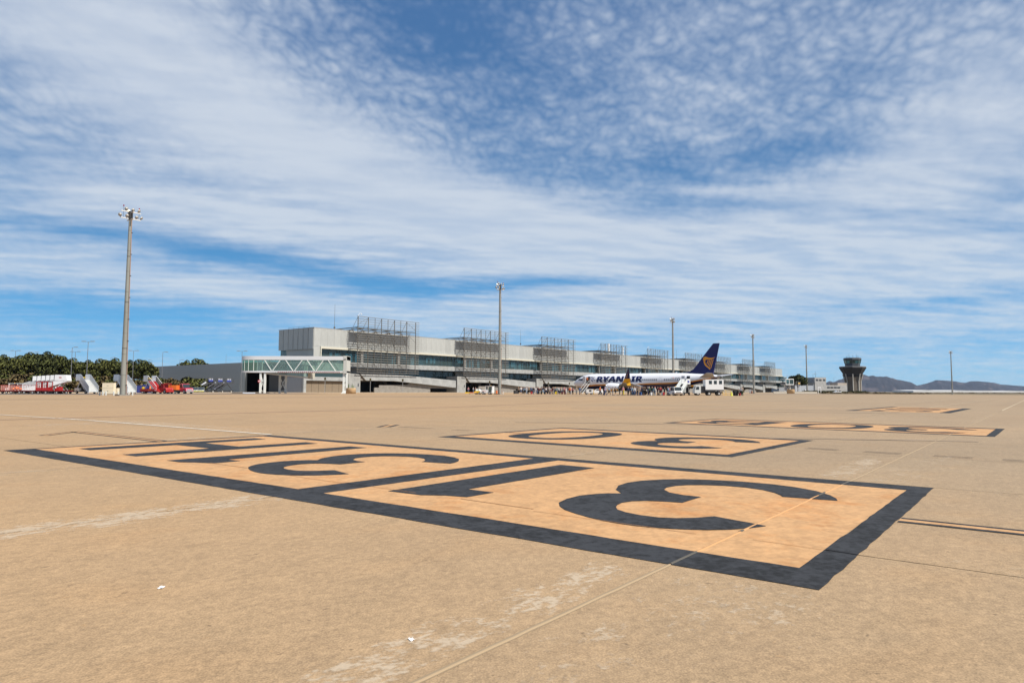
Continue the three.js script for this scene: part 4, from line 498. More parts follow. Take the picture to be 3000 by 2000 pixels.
function treeProto(seed, h, spread, lobes, n, base = 0.28) { const r = rng(seed), L = []; for (let i = 0; i < lobes; i++) { const a = r() * 6.283, d = Math.sqrt(r()) * spread * 0.72; L.push([[Math.cos(a) * d, base < 0.1 ? h * (0.16 + (0.66 - d / spread * 0.4) * r()) : h * (base + 0.16 + (0.54 - d / spread * 0.35) * r() + 0.14), Math.sin(a) * d], [spread * (0.2 + 0.2 * r()), h * (0.09 + 0.09 * r()), spread * (0.2 + 0.2 * r())]]); } const crown = clump(n, seed + 1, (q) => L[Math.floor(q() * L.length)], 0.2); const trunk = [rod([0, 0, 0], [0.1, h * 0.42, 0], h * 0.032, h * 0.02, 9)]; for (const [c] of L.slice(0, 7)) trunk.push(rod([0.08, h * 0.3, 0], [c[0] * 0.8, c[1], c[2] * 0.8], h * 0.013, h * 0.006, 6)); return { crown, trunk: mergeGeometries(trunk.map(flat)) }; }
const trees = [treeProto(31, 9, 5.6, 60, 20000), treeProto(47, 8, 5.3, 52, 18000), treeProto(59, 8.6, 5, 56, 18000)];
const bushes = [treeProto(71, 3.6, 2.7, 22, 9000, 0.02), treeProto(83, 3.2, 3, 22, 9000, 0.0)];
function plant(kind, protos, i, pos, s, leafMat, label, cat, group) { const t = thing(kind, label, cat, pos, i * 2.1, group); const p = protos[i % protos.length]; part('crown', p.crown, leafMat, t); part('trunk', p.trunk, bark, t); t.scale.set(s[0], s[1], s[0]); return t; }
{
  const L = [[-8, 1052, 205, 1.05], [30, 1052, 196, 1.0], [75, 1047, 200, 1.02], [120, 1044, 204, 1.1], [160, 1043, 198, 1.0], [205, 1060, 205, 0.9], [245, 1064, 208, 0.88], [285, 1053, 204, 0.95], [330, 1060, 208, 0.95], [368, 1064, 214, 0.9], [400, 1054, 206, 1.0], [428, 1068, 210, 0.8]];
  L.forEach(([px, py, d, s], i) => plant('tree', trees, i, B((px - 1500) * 0.000499, d), [s * 0.92, (1140 - py) * d * 0.0005 / 8.4], leafMats[[0, 1, 0, 3, 0, 1][i % 6]], ordinal(i, 12, 'tree in the row behind the ground equipment', ['dark green', 'olive green', 'dark green', 'deep green', 'dark green', 'olive green'][i % 6]), 'tree', 'trees behind the ground equipment at the left'));
  plant('tree', trees, 1, B(-0.465, 330), [1.4, 1.68], leafMats[1], 'dark green tree top showing over the grey shed wall', 'tree'); plant('tree', trees, 2, B(-0.478, 345), [1.0, 1.5], leafMats[0], 'smaller tree top over the grey shed wall, left of the bigger one', 'tree');
  plant('tree', trees, 0, B(0.4185, 355), [0.85, 0.98], leafMats[3], 'dark green tree beyond the far end of the terminal', 'tree');
  [[-10, 150, 1.5, 0], [22, 152, 1.4, 2], [55, 150, 1.5, 2], [88, 155, 1.3, 2], [118, 152, 1.4, 0], [150, 154, 1.3, 2], [188, 156, 1.25, 0], [222, 158, 1.2, 2], [258, 158, 1.3, 1], [292, 160, 1.3, 2], [330, 160, 1.1, 0], [372, 160, 1.2, 2], [402, 162, 1.1, 2], [444, 165, 1.3, 0], [478, 168, 1.25, 2], [500, 172, 1.1, 2], [532, 172, 1.0, 2]].forEach(([px, d, s, m], i) => plant('shrub', bushes, i, B((px - 1500) * 0.000499, d), [s, s * 1.12], leafMats[m], ordinal(i, 17, 'shrub of the hedge behind the ground equipment', m === 2 ? 'brownish dry' : 'green'), 'shrub', m === 2 ? 'dry shrubs behind the ground equipment' : 'green shrubs behind the ground equipment'));
  plant('shrub', bushes, 0, B(-0.4635, 176), [1.75, 1.55], leafMats[1], 'round green bush in front of the grey shed wall beside the dark stairs', 'shrub');
  // scrub strip along the right edge of the apron
  const tuft = clump(60, 5, () => [[0, 0.35, 0], [0.8, 0.4, 0.8]], 0.16), r = rng(77), Q = new THREE.Matrix4();
  const strewn = (n, m, name, lab, d0, d1, sc) => { const im = new THREE.InstancedMesh(tuft, m, n); for (let i = 0; i < n; i++) { const b = 0.455 + r() * 0.42, d = lerp(d0, d1, r() * r()), s = sc * (0.4 + r() * 1.3); Q.compose(B(b, d, -0.05), new THREE.Quaternion().setFromAxisAngle(V3(0, 1, 0), r() * 6), V3(s * 1.6, s * (0.7 + r() * 0.5), s * 1.6)); im.setMatrixAt(i, Q); } im.name = name; im.userData = { label: lab, category: 'scrub', kind: 'stuff' }; scene.add(im); };
  strewn(1400, M(0.17, 0.13, 0.075, 0.95), 'dry_scrub', 'dry brown scrub beyond the right edge of the apron', 285, 520, 0.6); strewn(420, leafMats[3], 'green_scrub', 'dark green scrub beyond the right edge of the apron', 290, 480, 0.5);
}
struct('scrubland', [sheet(0, 1, 0, 1, 1, 1, 0)].map(() => { const pos = [], idx = [], col = [], n = 60; for (let j = 0; j <= 12; j++) for (let i = 0; i <= n; i++) { const b = 0.44 + 0.5 * i / n, d0 = lerp(330, 246, smooth(0.44, 0.75, b)), d = d0 + j * j * 5; const p = B(b, d, 0.02 + (j ? 0.35 + 0.25 * fbm(b * 60, d * 0.05, 3) : 0)); pos.push(p.x, p.y, p.z); const k = 1 + 0.5 * fbm(b * 90, d * 0.04, 4); col.push(0.15 * k, 0.115 * k, 0.065 * k); } for (let j = 0; j < 12; j++) for (let i = 0; i < n; i++) { const a = j * (n + 1) + i; idx.push(a, a + 1, a + n + 1, a + 1, a + n + 2, a + n + 1); } const g = new THREE.BufferGeometry(); g.setAttribute('position', new THREE.Float32BufferAttribute(pos, 3)); g.setAttribute('color', new THREE.Float32BufferAttribute(col, 3)); g.setIndex(idx); g.computeVertexNormals(); return g; }), M(1, 1, 1, 0.95, { vertexColors: true }));
// ------------------------------------------------------------------ control tower and the low buildings beside it
{
  const D = 520, k = D / 420, c = 0.4995, T = thing('control_tower', 'concrete control tower with flared neck and dark glazed cab', 'control tower', B(c, D), 0.32);
  const conc = M(0.17, 0.145, 0.12, 0.85, { map: concTex }), darkC = M(0.018, 0.018, 0.022, 0.6), grey = M(0.032, 0.03, 0.03, 0.7), cabW = M(0.055, 0.06, 0.066, 0.6), glass = new THREE.MeshPhysicalMaterial({ color: new THREE.Color().setRGB(0.18, 0.34, 0.33), roughness: 0.05, transmission: 0.85, thickness: 0, side: THREE.DoubleSide });
  const lat = (pts) => { const g = new THREE.LatheGeometry(pts.map(([r, y]) => new THREE.Vector2(r * k, y * k)), 8).toNonIndexed(); g.computeVertexNormals(); return g; };
  part('shaft', lat([[4.35, 0], [4.25, 5], [4.35, 7.5], [4.7, 9.5], [5.3, 11.5]]), conc, T);
  for (let i = 0; i < 8; i++) { const a = i / 8 * 6.2832 + Math.PI / 8 * 0; const pt = (r, y) => [Math.sin(a) * r * k, y * k, Math.cos(a) * r * k]; part('rib', [beam(pt(4.45, 0), pt(4.45, 7), 0.5), beam(pt(4.45, 7), pt(5.6, 11.6), 0.5)], M(0.4, 0.38, 0.34, 0.8), T); }
  part('neck_window', lat([[4.75, 9.8], [5.25, 11.4]]).scale(1.03, 1, 1.03), darkC, T);
  part('flare', lat([[5.3, 11.5], [6.3, 13], [7.55, 15.2], [7.6, 15.5], [7.3, 15.9], [4.8, 16.2]]), grey, T);
  part('cab_base', lat([[4.8, 16.1], [4.15, 16.3], [4.3, 18]]), cabW, T); part('cab_glass', lat([[4.3, 18], [4.75, 20]]), glass, T); part('cab_core', lat([[1.6, 16.3], [1.6, 20.2]]), darkC, T);
  for (let i = 0; i < 8; i++) { const a = i / 8 * 6.2832; part('cab_mullion', beam([Math.sin(a) * 4.32 * k, 18 * k, Math.cos(a) * 4.32 * k], [Math.sin(a) * 4.77 * k, 20 * k, Math.cos(a) * 4.77 * k], 0.25), darkC, T); }
  part('cab_roof', lat([[4.75, 20], [5.05, 20.2], [5.0, 21.2], [4.6, 21.5], [0.01, 21.7]]), cabW, T);
  part('parapet', lat([[7.35, 15.8], [7.5, 16.15], [7.3, 16.2], [7.1, 15.9]]), M(0.3, 0.3, 0.3, 0.7), T);
  const r = rng(4); for (let i = 0; i < 9; i++) { const a = i / 9 * 6.28, q = 3.2 * k; part('aerial', rod([Math.sin(a) * q, 21.5 * k, Math.cos(a) * q], [Math.sin(a) * q, (22.3 + r() * 1.6) * k, Math.cos(a) * q], 0.09, 0.05, 5), darkC, T); }
}
{
  const T = thing('office_building', 'low pale grey office building with a raised block, left of the control tower', 'building', B(0.438, 470), 0.15), w = M(0.5, 0.5, 0.5, 0.8, { map: concTex }), d = M(0.05, 0.055, 0.06, 0.4), lo = M(0.36, 0.38, 0.41, 0.8);
  part('wing_wall', b0(-12, 10, 0, 6, -14, 0), lo, T); part('roof_band', b0(-14, 2, 6, 7.2, -15, 0.6), d, T); part('block', b0(2.5, 11, 0, 10.6, -10, 0.5), w, T); for (const x of [3.2, 5.8, 8.6]) part('window', b0(x, x + 1.8, 8.2, 9.4, 0.5, 0.56), d, T); part('right_wing', b0(11, 27, 0, 5.4, -10, 0), w, T); for (let i = 0; i < 4; i++) part('window', b0(11.8 + i * 2.6, 14 + i * 2.6, 3.2, 4.3, 0, 0.06), d, T); part('entrance', b0(13, 22, 0, 1.6, 0, 0.3), d, T); part('annex', b0(22, 29, 0, 7, -12, -3), M(0.38, 0.32, 0.26, 0.85), T); part('lattice_aerial', [rod([6, 10.6, -4], [6, 15, -4], 0.08, 0.05, 5), beam([5.2, 13, -4], [7.4, 13, -4], 0.08)], d, T); part('roof_rail', [beam([2.6, 11, 0.4], [11, 11, 0.4], 0.06)], d, T);
  const S = thing('warehouse', 'long low dark-roofed shed far right beyond the terminal end', 'building', B(0.425, 560), 0.1); part('wall', b0(-20, 18, 0, 6.5, -15, 0), M(0.33, 0.35, 0.38, 0.8), S); part('roof', b0(-21, 19, 6.5, 8.4, -16, 0.5), M(0.04, 0.04, 0.05, 0.7), S);
}

// ------------------------------------------------------------------ ground equipment
const b_ = (px) => (px - 1500) * 0.000499;                // bearing of a surveyed direction
const paintW = M(0.76, 0.76, 0.75, 0.35), paintRed = M(0.38, 0.02, 0.018, 0.45), paintDeepRed = M(0.2, 0.018, 0.016, 0.55), paintPink = M(0.50, 0.05, 0.09, 0.4), paintOrange = M(0.75, 0.17, 0.03, 0.5), paintYellow = M(0.75, 0.48, 0.03, 0.45), paintCream = M(0.74, 0.64, 0.46, 0.6), blackish = M(0.022, 0.022, 0.024, 0.6), rubberT = M(0.02, 0.02, 0.02, 0.9), hub = M(0.45, 0.44, 0.42, 0.5), carGlass = M(0.03, 0.04, 0.045, 0.08), steel = M(0.42, 0.42, 0.41, 0.45, { metalness: 0.4 }), darkMetal = M(0.07, 0.07, 0.075, 0.5, { metalness: 0.3 }), blueSign = M(0.03, 0.05, 0.28, 0.5), alu = M(0.62, 0.62, 0.6, 0.4, { metalness: 0.3 });
function addWheel(T, x, y, z, r, w) { const g = new THREE.Group(); g.name = 'wheel'; g.position.set(x, y, z); T.add(g); part('tyre', wheel(0, 0, 0, r, w), rubberT, g); part('rim', hubcap(0, 0, 0, r * 0.55, w + 0.03), hub, g); }
// mobile boarding stairs: platform at -x, foot of the flight at +x
function stairs(label, pos, turn, o = {}) {
  const T = thing('boarding_stairs', label, 'boarding stairs', pos, turn, o.group), w = o.w ?? 0.85, body = o.body ?? paintW, step = o.step ?? alu, H = o.h ?? 2.6, X0 = -0.4, X1 = 3.1, Y1 = 0.35;
  part('platform', b0(-2.2, X0, H - 0.15, H, -w, w), body, T);
  const n = 14; for (let i = 0; i < n; i++) { const t = i / (n - 1), x = lerp(X0 + 0.13, X1, t), y = lerp(H - 0.18, Y1, t); part('step', b0(x - 0.15, x + 0.15, y - 0.05, y, -w + 0.05, w - 0.05), step, T); part('riser', b0(x - 0.16, x - 0.13, y - 0.02, y + 0.17, -w + 0.05, w - 0.05), o.riser ?? step, T); }
  for (const s of [-1, 1]) {
    const z0 = s > 0 ? w - 0.04 : -w, z1 = z0 + 0.04;
    part('stringer', prism([[X0, H - 0.45], [X0, H + 0.02], [X1 + 0.1, Y1 + 0.1], [X1 + 0.1, Y1 - 0.3], [X1 - 0.2, Y1 - 0.3]], z0, z1), body, T);
    if (o.solid !== false) part('side_panel', prism([[X0, H], [X0, H + 1.1], [X0 + 0.25, H + 1.1], [X1 + 0.15, Y1 + 1.05], [X1 + 0.15, Y1 + 0.1]], z0 + s * 0.045, z1 + s * 0.045), o.side ?? M(0.5, 0.51, 0.52, 0.4, { metalness: 0.2 }), T);
    else { part('handrail', rod([X0, H + 1.1, z0], [X1 + 0.15, Y1 + 1.05, z0], 0.04), body, T); part('handrail', rod([X0, H + 0.6, z0], [X1 + 0.15, Y1 + 0.55, z0], 0.025), body, T); for (let i = 0; i < 5; i++) { const t = i / 4, x = lerp(X0, X1, t), y = lerp(H, Y1, t); part('rail_post', rod([x, y, z0], [x, y + 1.06, z0], 0.03), body, T); } }
    if (o.open) { for (const x of [-2.15, -1.3, X0]) part('rail_post', rod([x, H, z0], [x, H + 1.15, z0], 0.035), body, T); part('handrail', rod([-2.15, H + 1.15, z0], [X0, H + 1.15, z0], 0.035), body, T); part('brace', beam([-2.1, H + 0.05, z0], [X0, H + 1.1, z0], 0.04), body, T); }
    else part('platform_panel', b0(-2.25, X0 - 0.1, H - 0.1, H + 1.15, z0 + s * 0.03, z1 + s * 0.03), o.panel ?? body, T);
    part('support', beam([-0.7, H - 0.2, s * (w - 0.12)], [-1.9, 0.75, s * (w - 0.12)], 0.1), body, T); part('support', beam([-0.9, H - 0.2, s * (w - 0.12)], [1.2, 0.7, s * (w - 0.12)], 0.09), body, T);
    for (const x of [-1.7, 1.9]) addWheel(T, x, 0.32, s * (w - 0.08), 0.32, 0.22);
  }
  part('platform_gate', b0(-2.28, -2.24, H + 0.5, H + 0.6, -w, w), o.gate ?? paintYellow, T);
  part('chassis', b0(-2.3, 2.6, 0.35, 0.62, -w + 0.2, w - 0.2), o.chassis ?? blackish, T);
  if (o.cab) { part('engine_cover', b0(-2.6, -0.9, 0.45, 1.05, -w, w), body, T); part('bumper', b0(-2.7, -2.6, 0.35, 0.6, -w, w), blackish, T); part('seat', b0(-0.8, -0.3, 0.62, 1.2, -0.4, 0.4), blackish, T); }
  if (o.sign) { part('sign_panel', b0(-1.6, X0 - 0.25, H + 0.28, H + 0.72, w + 0.05, w + 0.07), o.sign, T); part('sign_panel', b0(-1.6, X0 - 0.25, H + 0.28, H + 0.72, -w - 0.07, -w - 0.05), o.sign, T); }
  return T;
}
{
  const sA = stairs('white motorised boarding stairs standing clear between the red dollies and the cream cabinet', B(b_(251), 133), -34 * R, { cab: true });
  copy(sA, B(b_(362), 135), -34 * R, 'white motorised boarding stairs half hidden behind the nearest floodlight mast');
  stairs('boarding stairs with red steps and white rails beside the red tractors', B(b_(447), 144), -36 * R, { body: paintW, step: paintRed, riser: paintRed, solid: false, chassis: paintDeepRed });
  const dk = stairs('dark towable stairs with blue sign, left one of three by the grey shed', B(b_(603), 176), 207 * R, { body: darkMetal, step: M(0.11, 0.11, 0.11, 0.6), solid: false, open: true, sign: blueSign, w: 0.8, gate: darkMetal, group: 'dark stairs by the grey shed' });
  part('sign_panel', b0(-1.65, -0.7, 3.35, 3.75, 0.86, 0.88), paintW, dk); part('sign_strip', beam([0.0, 2.75, 0.86], [2.6, 0.9, 0.86], 0.32, 0.02), blueSign, dk); part('sign_strip', beam([0.0, 2.75, -0.86], [2.6, 0.9, -0.86], 0.32, 0.02), M(0.5, 0.52, 0.6, 0.5), dk);
  copy(dk, B(b_(631), 178), 207 * R, 'dark towable stairs with blue sign, middle one of three by the grey shed'); copy(dk, B(b_(657), 180), 207 * R, 'dark towable stairs with blue sign, right one of three by the grey shed');
  stairs('dark boarding stairs with white side strip standing at the open rear door of the airliner', P(152.6 - 1.9 - 2.3, 0, 97.4 - 32.4), 232.25 * R, { body: M(0.30, 0.32, 0.32, 0.5), step: darkMetal, side: M(0.62, 0.66, 0.66, 0.4), sign: blueSign, w: 0.7, panel: M(0.6, 0.62, 0.63, 0.4) });
}
{ // folding steps let down from the front door
  const T = thing('air_stairs', 'narrow metal steps let down from the open front door of the airliner', 'boarding stairs', P(152.6 - 1.9, 0, 97.4 - 5.5), -37.75 * R);
  for (const x of [-0.42, 0.42]) { part('stringer', beam([x, 2.65, 0.1], [x, 0.15, 3.6], 0.09, 0.2), alu, T); part('handrail', rod([x, 3.55, 0.15], [x, 1.05, 3.6], 0.03), alu, T); for (let i = 0; i < 4; i++) part('rail_post', rod([x, lerp(2.6, 0.2, i / 3), lerp(0.15, 3.5, i / 3)], [x, lerp(3.5, 1.1, i / 3), lerp(0.15, 3.5, i / 3)], 0.022), alu, T); }
  for (let i = 0; i < 12; i++) part('step', bx(0.8, 0.04, 0.24, 0, lerp(2.55, 0.25, i / 11), lerp(0.2, 3.5, i / 11)), steel, T);
}
// the row of white covered stairs, seen from the side
{
  const T = thing('covered_stairs', 'white covered boarding stairs with red mark, nearest of the row behind the red cage', 'boarding stairs', B(b_(148), 129), 6 * R, 'white covered stairs parked in a row');
  part('platform_box', prism([[1.0, 2.42], [1.05, 3.45], [1.2, 3.5], [3.1, 3.5], [3.3, 2.42]], -0.8, 0.8, 0.03), paintW, T);
  part('flight_side', prism([[-4.4, 0.55], [-4.3, 1.0], [0.2, 2.35], [3.3, 2.35], [3.3, 2.28], [-0.8, 0.9], [-2.6, 0.55]], -0.78, 0.78, 0.02), paintW, T);
  for (let i = 0; i < 9; i++) part('step', b0(-4.2 + i * 0.58, -3.9 + i * 0.58, 0.72 + i * 0.19, 0.78 + i * 0.19, -0.6, 0.6), alu, T);
  for (const [x, y] of [[2.05, 2.92], [-0.2, 1.55]]) for (const d of [0, 0.17]) part('red_mark', bx(0.45, 0.07, 0.02, x, y + d, 0.81, 0, 0, x < 1 ? 0.3 : 0), paintRed, T);
  part('gap_shade_strip', b0(0.93, 0.99, 2.42, 3.48, -0.82, 0.82), M(0.16, 0.16, 0.17, 0.6), T); part('gap_shade_strip', prism([[-4.35, 1.02], [0.6, 2.52], [0.6, 2.42], [-4.35, 0.92]], -0.8, 0.8), M(0.22, 0.22, 0.23, 0.6), T);  // solid dark strips paint in the shade of the gaps between the stairs
  for (const z of [-0.6, 0.6]) { part('leg', beam([2.6, 2.3, z], [1.0, 0.6, z], 0.12), paintW, T); part('leg', beam([1.4, 2.3, z], [2.8, 0.6, z], 0.08), steel, T); addWheel(T, 2.4, 0.34, z, 0.34, 0.22); addWheel(T, -2.6, 0.34, z, 0.34, 0.22); }
  part('chassis', b0(-3.4, 3.2, 0.4, 0.62, -0.6, 0.6), paintDeepRed, T);
  for (let i = 1; i < 6; i++) copy(T, B(b_(148 - i * 12.5), 129 + i * 3), 6 * R, 'white covered boarding stairs, ' + ['', 'second', 'third', 'fourth', 'fifth', 'last'][i] + ' of the row counted from the nearest one');
}
function dolly(name, label, pos, turn, o) { // a flat baggage cart
  const T = thing(name, label, o.cat ?? 'baggage cart', pos, turn, o.group), L = o.L ?? 2.2, w = 0.7;
  part('bed', [b0(-L / 2, L / 2, 0.46, 0.58, -w, w), b0(-L / 2 + 0.1, L / 2 - 0.1, 0.34, 0.46, -w + 0.15, w - 0.15)], o.bed ?? paintDeepRed, T);
  for (const s of [-1, 1]) for (const x of [-L * 0.33, L * 0.33]) addWheel(T, x, 0.22, s * 0.58, 0.22, 0.16);
  part('tow_bar', beam([L / 2, 0.4, 0], [L / 2 + 0.6, 0.3, 0], 0.07), blackish, T);
  if (o.rails) for (const s of [-1, 1]) { part('top_rail', rod([-L / 2, 1.5, s * w], [L / 2, 1.5, s * w], 0.03), paintRed, T); for (let i = 0; i < 8; i++) part('rail_bar', b0(-L / 2 + 0.1 + i * (L - 0.2) / 7 - 0.055, -L / 2 + 0.1 + i * (L - 0.2) / 7 + 0.055, 0.58, 1.5, s * w - 0.02, s * w + 0.02), s > 0 && o.rails > 1 ? paintW : M(0.5, 0.22, 0.18, 0.5), T); }
  if (o.cage) { for (const x of [-L / 2, 0, L / 2]) for (const s of [-1, 1]) part('cage_post', b0(x - 0.05, x + 0.05, 0.58, 2.15, s * w - 0.05, s * w + 0.05), paintRed, T); for (const s of [-1, 1]) { part('cage_panel', b0(-L / 2, L / 2, 0.58, 1.1, s * w - 0.02, s * w + 0.02), paintRed, T); part('cage_rail', b0(-L / 2, L / 2, 1.42, 1.5, s * w - 0.03, s * w + 0.03), paintRed, T); part('cage_rail', b0(-L / 2, L / 2, 2.08, 2.18, s * w - 0.04, s * w + 0.04), paintRed, T); for (let i = 0; i < 6; i++) part('cage_bar', b0(-L / 2 + 0.25 + i * L / 6.3 - 0.025, -L / 2 + 0.25 + i * L / 6.3 + 0.025, 1.1, 2.1, s * w - 0.02, s * w + 0.02), paintDeepRed, T); } part('cage_roof', b0(-L / 2, L / 2, 2.18, 2.22, -w, w), paintDeepRed, T); }
  return T;
}
{
  dolly('baggage_cart', 'railed baggage cart with reddish bars at the left edge, leftmost of three', B(b_(14), 124), 3 * R, { rails: 1, group: 'railed baggage carts' });
  dolly('baggage_cart', 'railed baggage cart loaded with orange sacks, middle of three at the left', B(b_(52), 124), 3 * R, { rails: 1, group: 'railed baggage carts' });
  dolly('baggage_cart', 'railed baggage cart with white upright bars, next to the red cage cart', B(b_(90), 124), 3 * R, { rails: 2, group: 'railed baggage carts' });
  for (const [px, w, h, l] of [[40, 0.55, 0.5, 'orange sack at the left end of the loaded baggage cart'], [49, 0.7, 0.7, 'taller orange sack in the middle of the loaded baggage cart'], [60, 0.5, 0.45, 'small orange sack at the right end of the loaded baggage cart']]) { const m = part(numbered('sack'), [ball(0.5, 0, 0, 0, w, h, 0.8)], paintOrange, scene); m.position.copy(B(b_(px), 124, 0.58 + h * 0.5)); tag(m, l, 'sack', 'orange sacks on a baggage cart'); }
  dolly('cage_cart', 'tall red cage cart standing in front of the white covered stairs', B(b_(130), 124), 3 * R, { cage: 1, L: 2.0 });
  const f = dolly('flat_dolly', 'low red flat dolly just right of the red cage cart', B(b_(159), 126), 3 * R, { L: 1.7, group: 'red flat dollies' }); part('end_board', b0(-0.85, -0.78, 0.58, 1.0, -0.7, 0.7), paintRed, f);
  const g = dolly('flat_dolly', 'low red flat dolly with raised end board in front of white covered stairs', B(b_(187), 126), 3 * R, { L: 2.6, group: 'red flat dollies' }); part('end_board', b0(-1.3, -0.5, 0.58, 1.25, -0.6, 0.6), paintRed, g); part('lamp_box', b0(-1.2, -1.0, 1.0, 1.3, 0.6, 0.7), paintW, g);
  const h = dolly('trailer', 'dark red low trailer with an orange cone on it, under the red stairs', B(b_(437), 139), -2 * R, { L: 3.0, cat: 'trailer' }); part('side_board', b0(-1.5, 1.5, 0.58, 0.95, 0.66, 0.7), paintDeepRed, h); part('yellow_box', b0(-1.1, -0.8, 0.95, 1.35, 0.3, 0.7), paintYellow, h);
  const k = thing('cargo_box', 'open orange cargo box between the red tractor and the pink-red truck', 'cargo box', B(b_(509), 145), -3 * R); part('tub', [b0(-0.95, 0.95, 0.75, 1.75, 0.62, 0.7), b0(-0.95, 0.95, 0.75, 1.75, -0.7, -0.62), b0(-0.95, -0.88, 0.75, 1.75, -0.62, 0.62), b0(0.88, 0.95, 0.75, 1.75, -0.62, 0.62), b0(-0.9, 0.9, 0.72, 0.8, -0.65, 0.65)], paintOrange, k); part('bed', b0(-1.1, 1.1, 0.45, 0.7, -0.7, 0.7), blackish, k); for (const x of [-0.7, 0.7]) for (const s of [-1, 1]) addWheel(k, x, 0.24, s * 0.6, 0.24, 0.18);
  for (const [px, y, l] of [[415, 1.0, 'blue crate stack behind the trailer left of the red stairs'], [432, 1.2, 'taller blue crate stack under the red stairs']]) { const c = thing('crate', l, 'crate', B(b_(px), 147), 0.1); part('crate_body', b0(-0.8, 0.8, 0.1, y + 0.6, -0.4, 0.4), M(0.03, 0.045, 0.2, 0.6), c); part('crate_rim', b0(-0.83, 0.83, y + 0.6, y + 0.68, -0.43, 0.43), M(0.04, 0.06, 0.26, 0.6), c); }
  const cone = (l, pos, m, s = 1) => { const T = thing('traffic_cone', l, 'traffic cone', pos, 0); part('cone', [new THREE.CylinderGeometry(0.05, 0.24, 0.85, 18).translate(0, 0.46, 0)], m, T); part('foot', b0(-0.3, 0.3, 0, 0.05, -0.3, 0.3), m, T); part('band', [new THREE.CylinderGeometry(0.115, 0.15, 0.16, 18, 1, true).translate(0, 0.5, 0)], paintW, T); T.scale.setScalar(s); };
  cone('orange traffic cone standing on the dark red trailer', B(b_(440), 138.6, 0.6), paintOrange, 1.1); cone('yellow-green cone on the apron behind the airliner tail', B(b_(2144), 138), M(0.6, 0.6, 0.05, 0.5), 0.95);
}
// tractors and trucks; +x is forward
function vehicle(name, label, cat, pos, turn, o, group) {
  const T = thing(name, label, cat, pos, turn, group), m = o.paint, w = o.w ?? 0.85;
  part('body', prism(o.body, -w, w, 0.04), m, T);
  if (o.cab) part('cab', prism(o.cab, -w + 0.04, w - 0.04, 0.03), o.cabPaint ?? m, T);
  for (const [n, pts] of o.side ?? []) for (const s of [-1, 1]) part(n, prism(pts, s > 0 ? w - 0.035 : -w + 0.02, s > 0 ? w - 0.02 : -w + 0.035), carGlass, T);
  for (const [n, x0, x1, y0, y1, f] of o.front ?? []) part(n, beam([x0, y0, 0], [x1, y1, 0], 0.03, f * 2 * w), carGlass, T);
  for (const x of o.axles) for (const s of [-1, 1]) { addWheel(T, x, o.r ?? 0.38, s * (w - 0.08), o.r ?? 0.38, 0.24); }
  for (const s of [-1, 1]) if (o.lampX) part('headlight', ball(0.1, o.lampX, o.lampY, s * (w - 0.22), 0.5, 1, 1), M(0.8, 0.8, 0.78, 0.15), T);
  if (o.grille) part('grille', b0(o.lampX - 0.02, o.lampX + 0.04, o.lampY - 0.2, o.lampY + 0.12, -w + 0.36, w - 0.36), o.grille, T);
  if (o.bumper) part('bumper', b0(o.bumper[0], o.bumper[1], 0.32, 0.55, -w, w), o.bumperPaint ?? blackish, T);
  if (o.beacon) part('beacon', [new THREE.CylinderGeometry(0.07, 0.08, 0.16, 12).translate(o.beacon[0], o.beacon[1], 0)], M(0.9, 0.45, 0.05, 0.3), T);
  if (o.mirror) for (const s of [-1, 1]) part('mirror', b0(o.mirror[0], o.mirror[0] + 0.06, o.mirror[1], o.mirror[1] + 0.24, s * (w + 0.12) - 0.06, s * (w + 0.12) + 0.06), blackish, T);
  return T;
}
